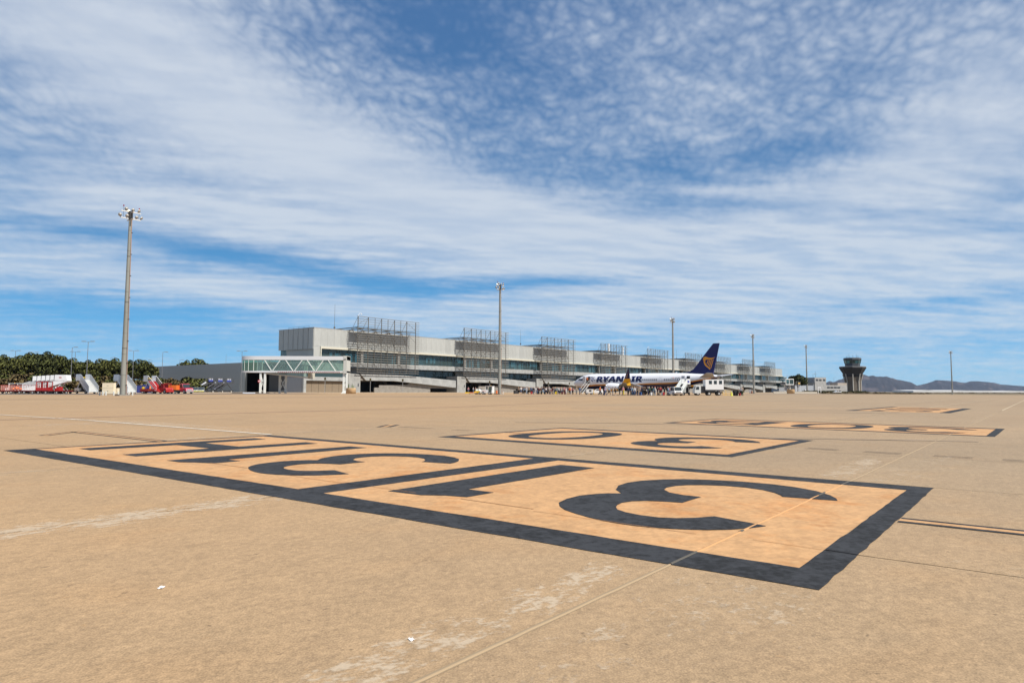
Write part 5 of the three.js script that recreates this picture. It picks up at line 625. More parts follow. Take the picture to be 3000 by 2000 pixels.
{
  const tug = { paint: paintW, w: 0.85, body: pairs('-1.5,0.3 -1.5,0.95 -0.35,0.95 -0.3,1.02 0.9,0.98 1.35,0.82 1.45,0.35 1.2,0.3'), axles: [-0.75, 0.72], r: 0.33, cab: pairs('-1.55,0.3 -1.55,1.9 -0.5,1.9 -0.5,1.82 -1.32,1.82 -1.32,0.3'), lampX: 1.42, lampY: 0.65, bumper: [1.4, 1.52], beacon: [-0.9, 1.98] };
  const a = vehicle('pushback_tug', 'white pushback tug with orange band parked at the foot of the second mast', 'tug', B(b_(1427), 156), 168 * R, tug);
  part('roof', b0(-1.6, 0.15, 1.84, 1.94, -0.85, 0.85), M(0.4, 0.4, 0.4, 0.5), a); for (const z of [-0.78, 0.78]) part('roof_post', beam([0.1, 0.98, z], [0.05, 1.86, z], 0.07), paintW, a); part('windshield', b0(0.03, 0.06, 1.05, 1.82, -0.75, 0.75), carGlass, a); part('seat_back', b0(-1.15, -0.95, 0.95, 1.5, -0.5, 0.5), blackish, a); for (const z of [-0.86, 0.86]) part('door_opening', prism(pairs('-1.3,0.5 -1.3,1.75 -0.75,1.75 -0.6,1.4 -0.6,0.5'), z - 0.012, z + 0.012), M(0.05, 0.07, 0.06, 0.5), a); for (const z of [-0.86, 0.86]) part('orange_band', b0(0.05, 0.8, 0.72, 0.78, z - 0.012, z + 0.012), paintOrange, a);
  copy(a, B(b_(57), 133), 8 * R, 'white tug cab showing above the railed baggage carts at the left'); 
  const y = vehicle('towbar_tractor', 'small yellow-based machine with white rounded covers in front of the pushback tug', 'tractor', B(b_(1402), 158), 172 * R, { paint: paintYellow, w: 0.7, body: pairs('-0.6,0.25 -0.6,0.7 0.7,0.7 0.8,0.3'), axles: [-0.3, 0.45], r: 0.24 }); part('cover', [ball(0.4, -0.3, 0.85, 0, 1, 0.85, 1.3)], paintW, y); part('cover', [ball(0.36, 0.42, 0.88, 0, 1, 0.8, 1.3)], M(0.5, 0.58, 0.52, 0.4), y); part('handle', rod([0.1, 0.9, 0], [0.5, 1.25, 0], 0.05), paintRed, y);
  const tb = thing('tow_bar', 'long orange and yellow tow bar on small wheels, left of the pushback tug', 'tow bar', B(b_(1380), 157), 2 * R); part('bar', rod([-1.2, 0.32, 0], [1.3, 0.4, 0], 0.07), paintOrange, tb); part('head', b0(-1.35, -0.3, 0.22, 0.48, -0.25, 0.25), paintYellow, tb); for (const z of [-0.2, 0.2]) addWheel(tb, -0.3, 0.14, z, 0.14, 0.1); part('tip', rod([0.7, 0.42, 0], [1.35, 0.46, 0], 0.14), M(0.8, 0.4, 0.04, 0.45), tb);
  vehicle('baggage_tractor', 'white baggage tractor facing the camera at the foot of the rear boarding stairs', 'tractor', B(b_(1978), 140), -68 * R, { paint: paintW, w: 0.95, body: pairs('-1.5,0.3 -1.5,0.85 -0.4,0.85 -0.3,0.95 1.2,0.95 1.3,0.4 1.2,0.3'), cab: pairs('-0.4,0.9 -0.35,1.8 0.95,1.8 1.15,0.95'), axles: [-1.0, 0.8], r: 0.32, side: [['side_window', pairs('-0.25,1.0 -0.22,1.7 0.4,1.7 0.4,1.0')], ['side_window', pairs('0.48,1.0 0.48,1.7 0.85,1.7 1.0,1.0')]], front: [['windshield', 1.16, 0.99, 1.0, 1.72, 0.88]], lampX: 1.27, lampY: 0.68, grille: M(0.2, 0.2, 0.2, 0.5), bumper: [1.2, 1.36], bumperPaint: M(0.2, 0.14, 0.1, 0.6), beacon: [0.3, 1.88], mirror: [1.0, 1.3] });
  const redT = { paint: paintRed, w: 0.85, body: pairs('-1.2,0.3 -1.2,1.0 0.0,1.05 0.2,1.2 1.1,1.15 1.25,0.9 1.2,0.3'), cab: pairs('-0.6,1.0 -0.65,2.05 0.35,2.05 0.4,1.95 -0.5,1.95 -0.45,1.0'), axles: [-0.7, 0.75], r: 0.36, lampX: 1.2, lampY: 0.85, bumper: [1.18, 1.35], bumperPaint: paintRed };
  const rt = vehicle('red_tractor', 'tall red tractor with open cab frame right of the red stairs', 'tractor', B(b_(487), 143), -30 * R, redT); part('roof', b0(-0.75, 0.5, 2.0, 2.1, -0.85, 0.85), paintRed, rt); for (const z of [-0.8, 0.8]) for (const x of [0.4]) part('roof_post', beam([x, 1.1, z], [x - 0.05, 2.0, z], 0.09), paintRed, rt); part('cage', b0(-1.3, -0.7, 1.0, 1.75, -0.8, 0.8), paintDeepRed, rt);
  vehicle('pickup_truck', 'pinkish red truck with silver grille, front turned to the right', 'truck', B(b_(542), 146), -28 * R, { paint: paintPink, w: 0.9, body: pairs('-1.5,0.4 -1.5,0.95 -0.1,0.95 0,1.2 1.35,1.12 1.5,0.95 1.5,0.4'), cab: pairs('-0.75,0.95 -0.7,1.95 -0.55,2.05 0.2,2.05 0.55,1.15 0.55,0.95'), side: [['side_window', pairs('-0.5,1.25 -0.48,1.9 0.15,1.9 0.42,1.25')]], front: [['windshield', 0.6, 0.25, 1.2, 1.95, 0.9]], axles: [-0.9, 0.95], r: 0.36, lampX: 1.5, lampY: 0.82, grille: M(0.6, 0.6, 0.58, 0.3, { metalness: 0.6 }), bumper: [1.48, 1.62], bumperPaint: M(0.55, 0.55, 0.52, 0.3, { metalness: 0.5 }), mirror: [0.5, 1.3] });
  const car = { paint: M(0.34, 0.36, 0.36, 0.35, { metalness: 0.4 }), w: 0.8, body: pairs('-1.6,0.3 -1.65,0.75 -1.2,0.85 0.7,0.85 1.5,0.68 1.6,0.35 1.5,0.3'), cab: pairs('-1.1,0.83 -0.75,1.28 -0.4,1.38 0.2,1.34 0.85,0.83'), side: [['side_window', pairs('-0.75,0.9 -0.6,1.24 -0.1,1.28 -0.1,0.9')], ['side_window', pairs('0,0.9 0,1.27 0.2,1.25 0.6,0.9')]], front: [['windshield', 0.86, 0.24, 0.88, 1.32, 0.9]], axles: [-1.0, 0.98], r: 0.3, lampX: 1.52, lampY: 0.6, bumper: [1.55, 1.68], bumperPaint: M(0.5, 0.45, 0.1, 0.5), mirror: [0.6, 0.9] };
  const c1 = vehicle('parked_car', 'small silver car with yellow bumper, left one in front of the dark stairs', 'car', B(b_(571), 168), -70 * R, car, 'silver cars in front of the dark stairs'); copy(c1, B(b_(589), 169), -70 * R, 'small silver car with yellow bumper, right one in front of the dark stairs');
  vehicle('service_van', 'white service van parked under the airliner nose section', 'van', B(b_(1748), 168), 175 * R, { paint: paintW, w: 0.85, body: pairs('-1.6,0.3 -1.6,0.95 0.5,0.95 1.5,0.8 1.6,0.35'), cab: pairs('-1.55,0.95 -1.4,1.35 0.0,1.35 0.55,0.95'), side: [['side_window', pairs('-1.2,1.0 -1.1,1.28 -0.1,1.28 0.25,1.0')]], axles: [-1.0, 1.0], r: 0.33, lampX: 1.55, lampY: 0.62, bumper: [1.55, 1.66] });
  const gp = thing('ground_power_unit', 'grey and white ground power unit beside the airliner nose wheel', 'power unit', B(b_(1727), 166), 0.2); part('housing', b0(-0.9, 0.9, 0.35, 1.3, -0.5, 0.5), M(0.5, 0.5, 0.5, 0.5), gp); part('panel', b0(-0.2, 0.4, 0.7, 1.15, 0.5, 0.52), blackish, gp); for (const x of [-0.6, 0.6]) for (const s of [-1, 1]) addWheel(gp, x, 0.22, s * 0.45, 0.22, 0.14); part('post', b0(0.95, 1.05, 0.1, 1.2, 0.4, 0.5), paintYellow, gp);
  vehicle('pickup', 'small white pickup parked by the hedge left of the control tower', 'pickup', B(b_(2453), 318), 176 * R, { paint: paintW, w: 0.85, body: pairs('-1.7,0.35 -1.7,0.95 0.6,0.95 1.6,0.85 1.65,0.4'), cab: pairs('-0.5,0.95 -0.35,1.5 0.35,1.5 0.75,0.95'), side: [['side_window', pairs('-0.3,1.0 -0.22,1.42 0.25,1.42 0.55,1.0')]], axles: [-1.05, 1.05], r: 0.34, lampX: 1.62, lampY: 0.65 });
  // lift truck with the white cabin
  const lt = thing('lift_truck', 'high-lift truck with white three-window cabin under the airliner tail', 'truck', B(b_(2078), 148), 178 * R), w = 1.15;
  part('cabin', b0(-2.85, 1.0, 1.25, 3.45, -w, w), paintW, lt); for (const x of [-2.2, -1.1, -0.05]) part('cabin_window', b0(x - 0.32, x + 0.32, 2.45, 3.2, -w - 0.02, w + 0.02), carGlass, lt); part('cabin_floor', b0(-2.85, 1.0, 0.98, 1.24, -w + 0.05, w - 0.05), darkMetal, lt);
  part('chassis', b0(-2.8, 3.2, 0.5, 0.8, -0.5, 0.5), blackish, lt); part('cab', prism(pairs('2.0,0.45 2.0,1.95 2.15,2.05 3.0,2.05 3.3,1.3 3.35,0.45'), -1.05, 1.05, 0.04), M(0.6, 0.62, 0.6, 0.4), lt); for (const s of [-1, 1]) part('side_window', prism(pairs('2.35,1.25 2.35,1.9 2.9,1.9 3.12,1.25'), s > 0 ? 1.04 : -1.07, s > 0 ? 1.07 : -1.04), carGlass, lt); part('windshield', beam([3.33, 1.3, 0], [3.04, 1.98, 0], 0.03, 1.8), carGlass, lt);
  part('scissor_lift', [beam([-2.2, 0.8, 0.7], [0.8, 1.2, 0.7], 0.14), beam([-2.2, 1.2, 0.75], [0.8, 0.8, 0.75], 0.14), b0(0.95, 1.9, 0.6, 2.0, -0.7, 0.7)], darkMetal, lt); for (const y of [0.55, 0.78]) part('side_guard', b0(-2.2, -0.5, y - 0.05, y + 0.05, 1.0, 1.08), M(0.6, 0.6, 0.6, 0.4), lt); for (const x of [-2.55, 0.3]) part('stabiliser', b0(x - 0.07, x + 0.07, 0.3, 1.0, 0.95, 1.1), paintOrange, lt); for (const x of [-1.9, 0.2, 2.6]) for (const s of [-1, 1]) addWheel(lt, x, 0.42, s * 0.85, 0.42, 0.3); part('label', b0(-2.3, -0.6, 1.75, 1.82, w, w + 0.015), M(0.5, 0.5, 0.5), lt);
}
// small fixed things
{
  const cab = (l, px, d, w, h) => { const T = thing('cabinet', l, 'cabinet', B(b_(px), d), 0.02); part('case', b0(-w / 2, w / 2, 0.08, h, -0.35, 0.35), paintCream, T); part('plinth', b0(-w / 2 - 0.05, w / 2 + 0.05, 0, 0.08, -0.4, 0.4), greyConc, T); part('seam', b0(-w / 2, w / 2, h * 0.53, h * 0.53 + 0.03, 0.35, 0.365), M(0.4, 0.34, 0.25), T); for (const y of [0.75, 0.3]) part('handle', b0(-0.1, 0.1, h * y, h * y + 0.05, 0.35, 0.4), steel, T); part('lid', b0(-w / 2 - 0.03, w / 2 + 0.03, h, h + 0.04, -0.38, 0.38), paintCream, T); };
  cab('large cream two-part cabinet left of the nearest floodlight mast', 319.5, 118, 1.95, 1.95); cab('small cream cabinet close beside the nearest floodlight mast', 342, 119, 0.62, 1.05);
  const bo = thing('bollard', 'leftmost pale bollard in front of the cream cabinet', 'bollard', B(b_(293), 97), 0, 'pale bollards around the nearest mast'); part('post', [new THREE.CylinderGeometry(0.1, 0.1, 0.5, 14).translate(0, 0.25, 0)], M(0.5, 0.52, 0.5, 0.6), bo); part('cap', [ball(0.1, 0, 0.5, 0, 1, 0.6, 1)], M(0.55, 0.57, 0.55, 0.6), bo);
  [[302, 'second pale bollard from the left in front of the cream cabinet'], [311, 'third pale bollard from the left in front of the cream cabinet'], [334, 'pale bollard at the right corner of the cream cabinet'], [347.5, 'pale bollard just left of the nearest mast foot'], [378, 'pale bollard just right of the nearest mast foot'], [389, 'rightmost pale bollard in front of the white stairs']].forEach(([px, l]) => copy(bo, B(b_(px), 97), 0, l));
  const bin = (l, px, d, m, r = 0.28, h = 0.9) => { const T = thing('drum', l, 'drum', B(b_(px), d), 0); part('drum_body', [new THREE.LatheGeometry([[0, 0], [r, 0], [r, h * 0.33], [r * 1.04, h * 0.35], [r, h * 0.37], [r, h * 0.66], [r * 1.04, h * 0.68], [r, h * 0.7], [r, h], [r * 0.85, h + 0.02], [0, h + 0.02]].map((p) => new THREE.Vector2(...p)), 20)], m, T); part('rim', [new THREE.TorusGeometry(r, 0.02, 6, 20).rotateX(Math.PI / 2).translate(0, h, 0)], M(0.3, 0.3, 0.3, 0.5), T); };
  bin('cream drum between the pushback tug and the second mast', 1449.5, 158.5, paintCream, 0.14, 0.95); bin('orange drum at the foot of the second mast', 1455.5, 158, paintOrange, 0.2, 0.9);
  bin('white drum at the foot of the fourth mast', 2198.5, 300, paintW, 0.42, 1.7); bin('orange drum beside the white one at the fourth mast', 2203.5, 300, paintOrange, 0.26, 1.0); bin('white drum at the foot of the fifth mast', 2359, 366, paintW, 0.55, 1.9); bin('orange drum beside the white one at the fifth mast', 2364, 366, paintOrange, 0.3, 1.1);
  for (const [px, h] of [[1471, 0.45], [1475.5, 0.75]]) { const T = thing('marker_post', px < 1473 ? 'short white marker post right of the second mast' : 'taller white marker post right of the second mast', 'marker post', B(b_(px), 158), 0); part('post', rod([0, 0, 0], [0, h, 0], 0.04), paintW, T); part('cap', [ball(0.05, 0, h, 0)], paintOrange, T); }
  // bay signs along the ramps
  const D = (px, v) => v / (0.6122 - 0.7907 * b_(px));
  const gateSign = (px, l, first) => { const d = D(px, 154.5); if (first) return copy(first, B(b_(px), d), -0.5, l); const T = thing('bay_sign', l, 'sign', B(b_(px), d), -0.5, 'yellow and black bay signs along the ramps'); part('post', rod([0, 0, 0], [0, 3.6, 0], 0.06), steel, T); part('board', b0(-0.28, 0.28, 3.55, 4.25, -0.06, 0.06), M(0.06, 0.055, 0.03, 0.5), T); part('face', b0(-0.2, 0.2, 3.64, 4.16, 0.06, 0.075), M(0.18, 0.13, 0.01, 0.5), T); return T; };
  const s0 = gateSign(1085, 'yellow and black bay sign on a post beside the first ramp opening');
  [[1180, 'yellow and black bay sign in front of the middle of the first ramp'], [1435, 'yellow and black bay sign on a post behind the pushback tug'], [1607, 'yellow and black bay sign behind the left part of the queue'], [1669, 'yellow and black bay sign behind the queue near the airliner nose'], [952, 'plain bay sign post in front of the brown gates']].forEach(([px, l]) => gateSign(px, l, s0));
  const ne = thing('no_entry_sign', 'round red and white no entry sign on the left bridge leg', 'sign', B(b_(758.8), 164.4, 2.9), 0); part('disc', [new THREE.CylinderGeometry(0.34, 0.34, 0.04, 26).rotateX(Math.PI / 2)], M(0.5, 0.02, 0.03, 0.4), ne); part('bar', b0(-0.24, 0.24, -0.1, 0.1, 0.02, 0.035), paintW, ne);
  const ps = thing('post_sign', 'dark square sign on a thin post under the boarding bridge', 'sign', B(b_(820), 176), 0); part('post', rod([0, 0, 0], [0, 3.4, 0], 0.045), steel, ps); part('board', b0(-0.1, 0.45, 2.9, 3.5, -0.03, 0.03), M(0.08, 0.08, 0.085, 0.5), ps);
  const wb = thing('barrier_plank', 'low white barrier plank on the kerb before the dark gate', 'barrier', B(b_(730), 152), 0); part('plank', b0(-1.35, 1.35, 0.02, 0.22, -0.1, 0.1), M(0.75, 0.78, 0.85, 0.5), wb); for (const x of [-1.1, 1.1]) part('foot', b0(x - 0.15, x + 0.15, 0, 0.08, -0.2, 0.2), steel, wb);
  const yb = thing('yellow_barrier', 'low yellow railing on the apron right of the lift truck', 'barrier', B(b_(2130), 150), 0.1); for (const y of [0.15, 0.6, 1.05]) part('rail', rod([-0.9, y, 0], [0.9, y, 0], 0.035), paintYellow, yb); for (const x of [-0.9, -0.2, 0.9]) part('post', rod([x, 0, 0], [x, 1.1, 0], 0.04), paintYellow, yb);
  const bc = thing('dark_container', 'black waist-high container at the left end of the queue', 'container', B(b_(1512), 182), 0.4); part('case', b0(-0.55, 0.55, 0.05, 0.9, -0.35, 0.35), blackish, bc); part('lid', b0(-0.58, 0.58, 0.9, 0.96, -0.38, 0.38), darkMetal, bc);
  // far right: second bridge, wall, poles
  const eb = thing('end_bridge', 'small white boarding bridge head on legs at the far end of the terminal', 'boarding bridge', B(0.403, 345), 0.3); part('cabin_frame', [b0(-2.4, 2.4, 4.2, 4.6, -2, 2), b0(-2.4, 2.4, 6.9, 7.3, -2, 2)], M(0.62, 0.62, 0.6, 0.5), eb); for (const x of [-2.3, -0.3, 2.3]) part('frame_post', b0(x - 0.12, x + 0.12, 4.6, 6.9, 1.8, 2), M(0.62, 0.62, 0.6, 0.5), eb); part('glass', b0(-2.2, 2.2, 4.6, 6.9, 1.86, 1.9), pane, eb); for (const x of [-1.6, 1.6]) part('leg', b0(x - 0.2, x + 0.2, 0, 4.2, -0.2, 0.2), M(0.62, 0.62, 0.6, 0.5), eb); part('leg_brace', [beam([-1.6, 0.3, 0], [1.6, 4, 0], 0.16), beam([1.6, 0.3, 0], [-1.6, 4, 0], 0.16)], M(0.62, 0.62, 0.6, 0.5), eb);
  const lw = thing('low_wall', 'low cream wall beyond the end of the terminal', 'wall', B(0.41, 322), 0.05); part('wall_body', b0(-9, 12, 0, 0.85, -0.2, 0.2), M(0.5, 0.46, 0.38, 0.8), lw); part('coping', b0(-9.1, 12.1, 0.85, 0.95, -0.25, 0.25), M(0.55, 0.5, 0.42, 0.8), lw);
  for (const [px, l, fl] of [[2334, 'left bare flagpole beyond the terminal end', 0], [2340, 'middle flagpole with a small yellow flag beyond the terminal end', 1], [2345, 'right bare flagpole beyond the terminal end', 0]]) { const T = thing('flagpole', l, 'flagpole', B(b_(px), 330), 0); part('pole', rod([0, 0, 0], [0, 5.6, 0], 0.07, 0.05), M(0.7, 0.7, 0.7, 0.4), T); if (fl) part('flag', b0(0.05, 0.95, 4.5, 5.2, -0.02, 0.02), M(0.75, 0.45, 0.05, 0.7), T); part('finial', [ball(0.1, 0, 5.65, 0)], paintW, T); }
  const pf = thing('white_portal', 'small white portal frame by the hedge left of the control tower', 'frame', B(b_(2402), 325), 0); for (const x of [-0.6, 0.6]) part('post', b0(x - 0.09, x + 0.09, 0, 3.0, -0.1, 0.1), paintW, pf); part('lintel', b0(-0.75, 0.75, 2.7, 3.1, -0.12, 0.12), paintW, pf);
  [[0.4388, 9, 1.3], [0.452, 7, 1.0], [0.4665, 8, 1.25], [0.4885, 6, 0.9], [0.5075, 8, 1.2]].forEach(([b, w, h], i) => { const T = thing('hedge', 'dark clipped hedge along the apron edge by the control tower, ' + ['leftmost', 'second', 'third', 'fourth', 'rightmost'][i] + ' of five', 'hedge', B(b, 335), 0, 'hedges by the control tower'); part('foliage', clump(900, 120 + i, (q) => [[(q() - 0.5) * w, h * 0.55, 0], [0.7, h * 0.55, 0.8]], 0.2), leafMats[3], T); });
  // street lamps in the car park behind
  const post = M(0.2, 0.2, 0.21, 0.5, { metalness: 0.4 });
  const lampD = (kind, h, l, pos, turn) => { const T = thing('street_lamp', l, 'street lamp', pos, turn, 'street lamps behind the trees'); part('post', rod([0, 0, 0], [0, h, 0], 0.1, 0.055, 8), post, T); const L = kind === 2 ? [-1, 1] : [1]; for (const s of L) { part('arm', beam([0, h - 0.05, 0], [s * (kind === 2 ? 0.9 : 0.6), h + 0.05, 0], 0.06), post, T); part('lamp_head', b0(s > 0 ? 0.55 : -1.5, s > 0 ? 1.5 : -0.55, h, h + 0.16, -0.14, 0.14), M(0.25, 0.25, 0.25, 0.4), T); } };
  const Lm = [[40, 1027, 2, 'above the leftmost trees'], [70, 1037, 1, 'small, between two double lamps at the left'], [93.5, 1032, 2, 'second double one from the left edge'], [206, 1017, 1, 'rising in front of the trees behind the covered stairs'], [216, 1030, 2, 'just right of a nearer single-arm lamp'], [252, 1000, 2, 'tallest of all over the trees'], [321, 1047, 1, 'small, left of the nearest mast'], [387, 1027, 2, 'just right of the nearest mast'], [442, 1055, 1, 'at the left end of the grey shed'], [473, 1031, 1, 'tall, over the left part of the grey shed'], [524, 1054, 1, 'small, over the grey shed roof'], [706, 1028, 2, 'behind the boarding bridge hub'], [2311, 1101, 2, 'over the far tree right of the terminal'], [2384, 1095, 1, 'right of the fifth mast'], [2445, 1106, 1, 'between the office building and the tower']];
  for (const [px, py, k, l] of Lm) { const dy = 1143 + (px - 1500) * 0.004 - py, d = 22000 / dy; lampD(k, 11.9, (k === 2 ? 'double-armed' : 'single-armed') + ' street lamp ' + l, B(b_(px), d), px === 442 ? 3.1 : 0); }
  const ae = thing('aerial_mast', 'thin bare aerial over the grey shed, left of the boarding bridge', 'aerial', B(b_(659.5), 240), 0); part('rod', rod([0, 0, 0], [0, 13.4, 0], 0.09, 0.03, 6), post, ae); part('base', b0(-0.3, 0.3, 0, 0.6, -0.3, 0.3), post, ae);
}

// ------------------------------------------------------------------ people
function fieldMesh(f, N = 60) {                          // surface of a distance field over a 2 m cube standing on the ground
  const mc = new MarchingCubes(N, new THREE.MeshBasicMaterial(), false, false, 40000), h = N / 2;
  for (let z = 0; z < N; z++) for (let y = 0; y < N; y++) for (let x = 0; x < N; x++) mc.field[x + y * N + z * N * N] = -f((x - h) / h, (y - h) / h + 0.97, (z - h) / h);
  mc.isolation = 0; mc.update();
  const g = new THREE.BufferGeometry(), n = mc.count; g.setAttribute('position', new THREE.BufferAttribute(mc.positionArray.slice(0, n * 3), 3)); g.setAttribute('normal', new THREE.BufferAttribute(mc.normalArray.slice(0, n * 3), 3)); g.translate(0, 0.97, 0); return g;
}
const capsule = (p, a, b, ra, rb) => { const bx_ = b[0] - a[0], by = b[1] - a[1], bz = b[2] - a[2], px = p[0] - a[0], py = p[1] - a[1], pz = p[2] - a[2], t = clamp((px * bx_ + py * by + pz * bz) / (bx_ * bx_ + by * by + bz * bz + 1e-9)); const dx = px - bx_ * t, dy = py - by * t, dz = pz - bz * t; return Math.sqrt(dx * dx + dy * dy + dz * dz) - lerp(ra, rb, t); };
const smin = (a, b, k) => { const h = clamp(0.5 + 0.5 * (b - a) / k); return lerp(b, a, h) - k * h * (1 - h); };
function figure(J, shorts, sleeves) {
  const torso = [[J.pelvis, J.waist, 0.135, 0.125], [J.waist, J.chest, 0.125, 0.15], [J.chest, J.neck, 0.14, 0.06], [J.shL, J.shR, 0.075, 0.075], [J.hipL, J.hipR, 0.1, 0.1]];
  const arms = [[J.shL, J.elL, 0.06, 0.045], [J.shR, J.elR, 0.06, 0.045]], fore = [[J.elL, J.haL, 0.043, 0.032], [J.elR, J.haR, 0.043, 0.032]], hands = [[J.haL, [J.haL[0], J.haL[1] - 0.09, J.haL[2] + 0.03], 0.036, 0.025], [J.haR, [J.haR[0], J.haR[1] - 0.09, J.haR[2] + 0.03], 0.036, 0.025]];
  const thighs = [[J.hipL, J.knL, 0.09, 0.062], [J.hipR, J.knR, 0.09, 0.062]], shins = [[J.knL, J.anL, 0.06, 0.04], [J.knR, J.anR, 0.06, 0.04]], feet = [J.anL, J.anR].map((a) => [[a[0], a[1] - 0.035, a[2] - 0.03], [a[0], a[1] - 0.05, a[2] + 0.14], 0.042, 0.034]);
  const neck = [[J.neck, J.head, 0.055, 0.055]], head = [[[J.head[0], J.head[1] - 0.03, J.head[2] + 0.02], [J.head[0], J.head[1] + 0.06, J.head[2]], 0.082, 0.098]];
  const U = (L, k, o = 0) => (x, y, z) => { let d = 9; for (const c of L) d = smin(d, capsule([x, y, z], ...c), k); return d - o; };
  const skin = U([...torso, ...arms, ...fore, ...hands, ...thighs, ...shins, ...feet, ...neck, ...head], 0.03);
  const sh = U(sleeves ? [...torso, ...arms, ...fore] : [...torso, ...arms], 0.035, 0.02), tr = U(shorts ? [torso[0], torso[4], ...thighs] : [torso[0], torso[4], ...thighs, ...shins], 0.03, 0.022), ft = U(feet, 0.01, 0.012), hr = U(head, 0.02, 0.018), hd = J.head;
  return {
    body: fieldMesh(skin), shirt: fieldMesh((x, y, z) => Math.max(sh(x, y, z), J.pelvis[1] - 0.04 - y, y - J.neck[1] - 0.0)), trousers: fieldMesh((x, y, z) => Math.max(tr(x, y, z), y - J.pelvis[1] - 0.1)), shoes: fieldMesh(ft), hair: fieldMesh((x, y, z) => Math.max(hr(x, y, z), (z - hd[2] - 0.03) * 0.8 - (y - hd[1] - 0.055), hd[1] - 0.09 - y)),
  };
}
const base = { pelvis: [0, 0.95, 0], waist: [0, 1.08, 0], chest: [0, 1.28, 0], neck: [0, 1.46, 0.01], head: [0, 1.6, 0.03], shL: [-0.18, 1.40, 0], shR: [0.18, 1.40, 0], elL: [-0.24, 1.12, -0.02], elR: [0.24, 1.12, -0.02], haL: [-0.25, 0.88, 0.06], haR: [0.25, 0.88, 0.06], hipL: [-0.09, 0.92, 0], hipR: [0.09, 0.92, 0], knL: [-0.1, 0.5, 0.02], knR: [0.1, 0.5, 0.02], anL: [-0.11, 0.1, -0.02], anR: [0.11, 0.1, -0.02] };
const POSES = {
  s: figure(base, false, true), t: figure({ ...base, haL: [-0.1, 1.12, 0.24], haR: [0.12, 1.08, 0.24], elL: [-0.25, 1.13, 0.02], elR: [0.25, 1.13, 0.02], anR: [0.14, 0.1, 0.06], knR: [0.12, 0.5, 0.06] }, true, false),
  w: figure({ ...base, knL: [-0.1, 0.52, 0.2], anL: [-0.1, 0.12, 0.3], knR: [0.1, 0.5, -0.08], anR: [0.1, 0.16, -0.38], elL: [-0.23, 1.13, -0.14], haL: [-0.23, 0.92, -0.16], elR: [0.23, 1.13, 0.12], haR: [0.22, 0.95, 0.26] }, false, false),
  l: figure({ ...base, pelvis: [0, 0.92, -0.06], chest: [0.03, 1.24, 0.06], neck: [0.04, 1.4, 0.12], head: [0.05, 1.53, 0.17], shL: [-0.15, 1.35, 0.08], shR: [0.21, 1.34, 0.08], elR: [0.3, 1.08, 0.12], haR: [0.34, 0.84, 0.18], elL: [-0.24, 1.1, 0.1], haL: [-0.2, 0.9, 0.22] }, false, true),
  b: figure({ ...base, pelvis: [0, 0.58, -0.1], waist: [0, 0.7, -0.1], chest: [0, 0.92, -0.08], neck: [0, 1.1, -0.05], head: [0, 1.24, -0.02], shL: [-0.18, 1.04, -0.07], shR: [0.18, 1.04, -0.07], elL: [-0.23, 0.78, -0.02], elR: [0.23, 0.78, -0.02], haL: [-0.16, 0.66, 0.22], haR: [0.16, 0.66, 0.22], hipL: [-0.09, 0.56, -0.08], hipR: [0.09, 0.56, -0.08], knL: [-0.11, 0.54, 0.36], knR: [0.11, 0.54, 0.36], anL: [-0.11, 0.1, 0.34], anR: [0.11, 0.1, 0.34] }, false, false),
};
const SKINS = [M(0.50, 0.30, 0.20, 0.6), M(0.42, 0.24, 0.15, 0.6), M(0.56, 0.36, 0.26, 0.6)];
const CL = { white: [0.72, 0.72, 0.72], black: [0.015, 0.015, 0.017], navy: [0.02, 0.03, 0.09], blue: [0.07, 0.16, 0.42], lightblue: [0.34, 0.5, 0.66], denim: [0.09, 0.14, 0.26], paledenim: [0.3, 0.38, 0.48], red: [0.4, 0.02, 0.03], maroon: [0.13, 0.012, 0.02], pink: [0.6, 0.26, 0.28], lilac: [0.48, 0.36, 0.56], beige: [0.42, 0.32, 0.23], brown: [0.14, 0.08, 0.05], grey: [0.24, 0.24, 0.25], palegrey: [0.5, 0.5, 0.52], orange: [0.85, 0.19, 0.02], yellow: [0.8, 0.6, 0.03], green: [0.06, 0.14, 0.07], teal: [0.12, 0.3, 0.33], cream: [0.62, 0.54, 0.42] };
const clothes = {}; const cloth = (n) => (clothes[n] ??= M(...CL[n].map((c) => c * 0.66), 0.95));
const HAIRS = { d: M(0.02, 0.014, 0.01, 0.8), b: M(0.08, 0.045, 0.025, 0.8), f: M(0.32, 0.2, 0.09, 0.8), g: M(0.4, 0.39, 0.38, 0.8), c: cloth('navy'), w: cloth('white'), r: cloth('red') };
let nth = 0;
function person(px, d, y, pose, top, legs, hair, turn, label, group) {
  const T = thing('person', label, 'person', B(b_(px), d, y), turn, group), G = POSES[pose]; nth++;
  part('body', G.body, SKINS[nth % 3], T); part('shirt', G.shirt, cloth(top), T); part('trousers', G.trousers, cloth(legs), T); part('hair', G.hair, HAIRS[hair], T); part('shoes', G.shoes, cloth(nth % 2 ? 'white' : 'black'), T); T.scale.setScalar(1.0 + (nth * 37 % 11) * 0.008);
  return T;
}
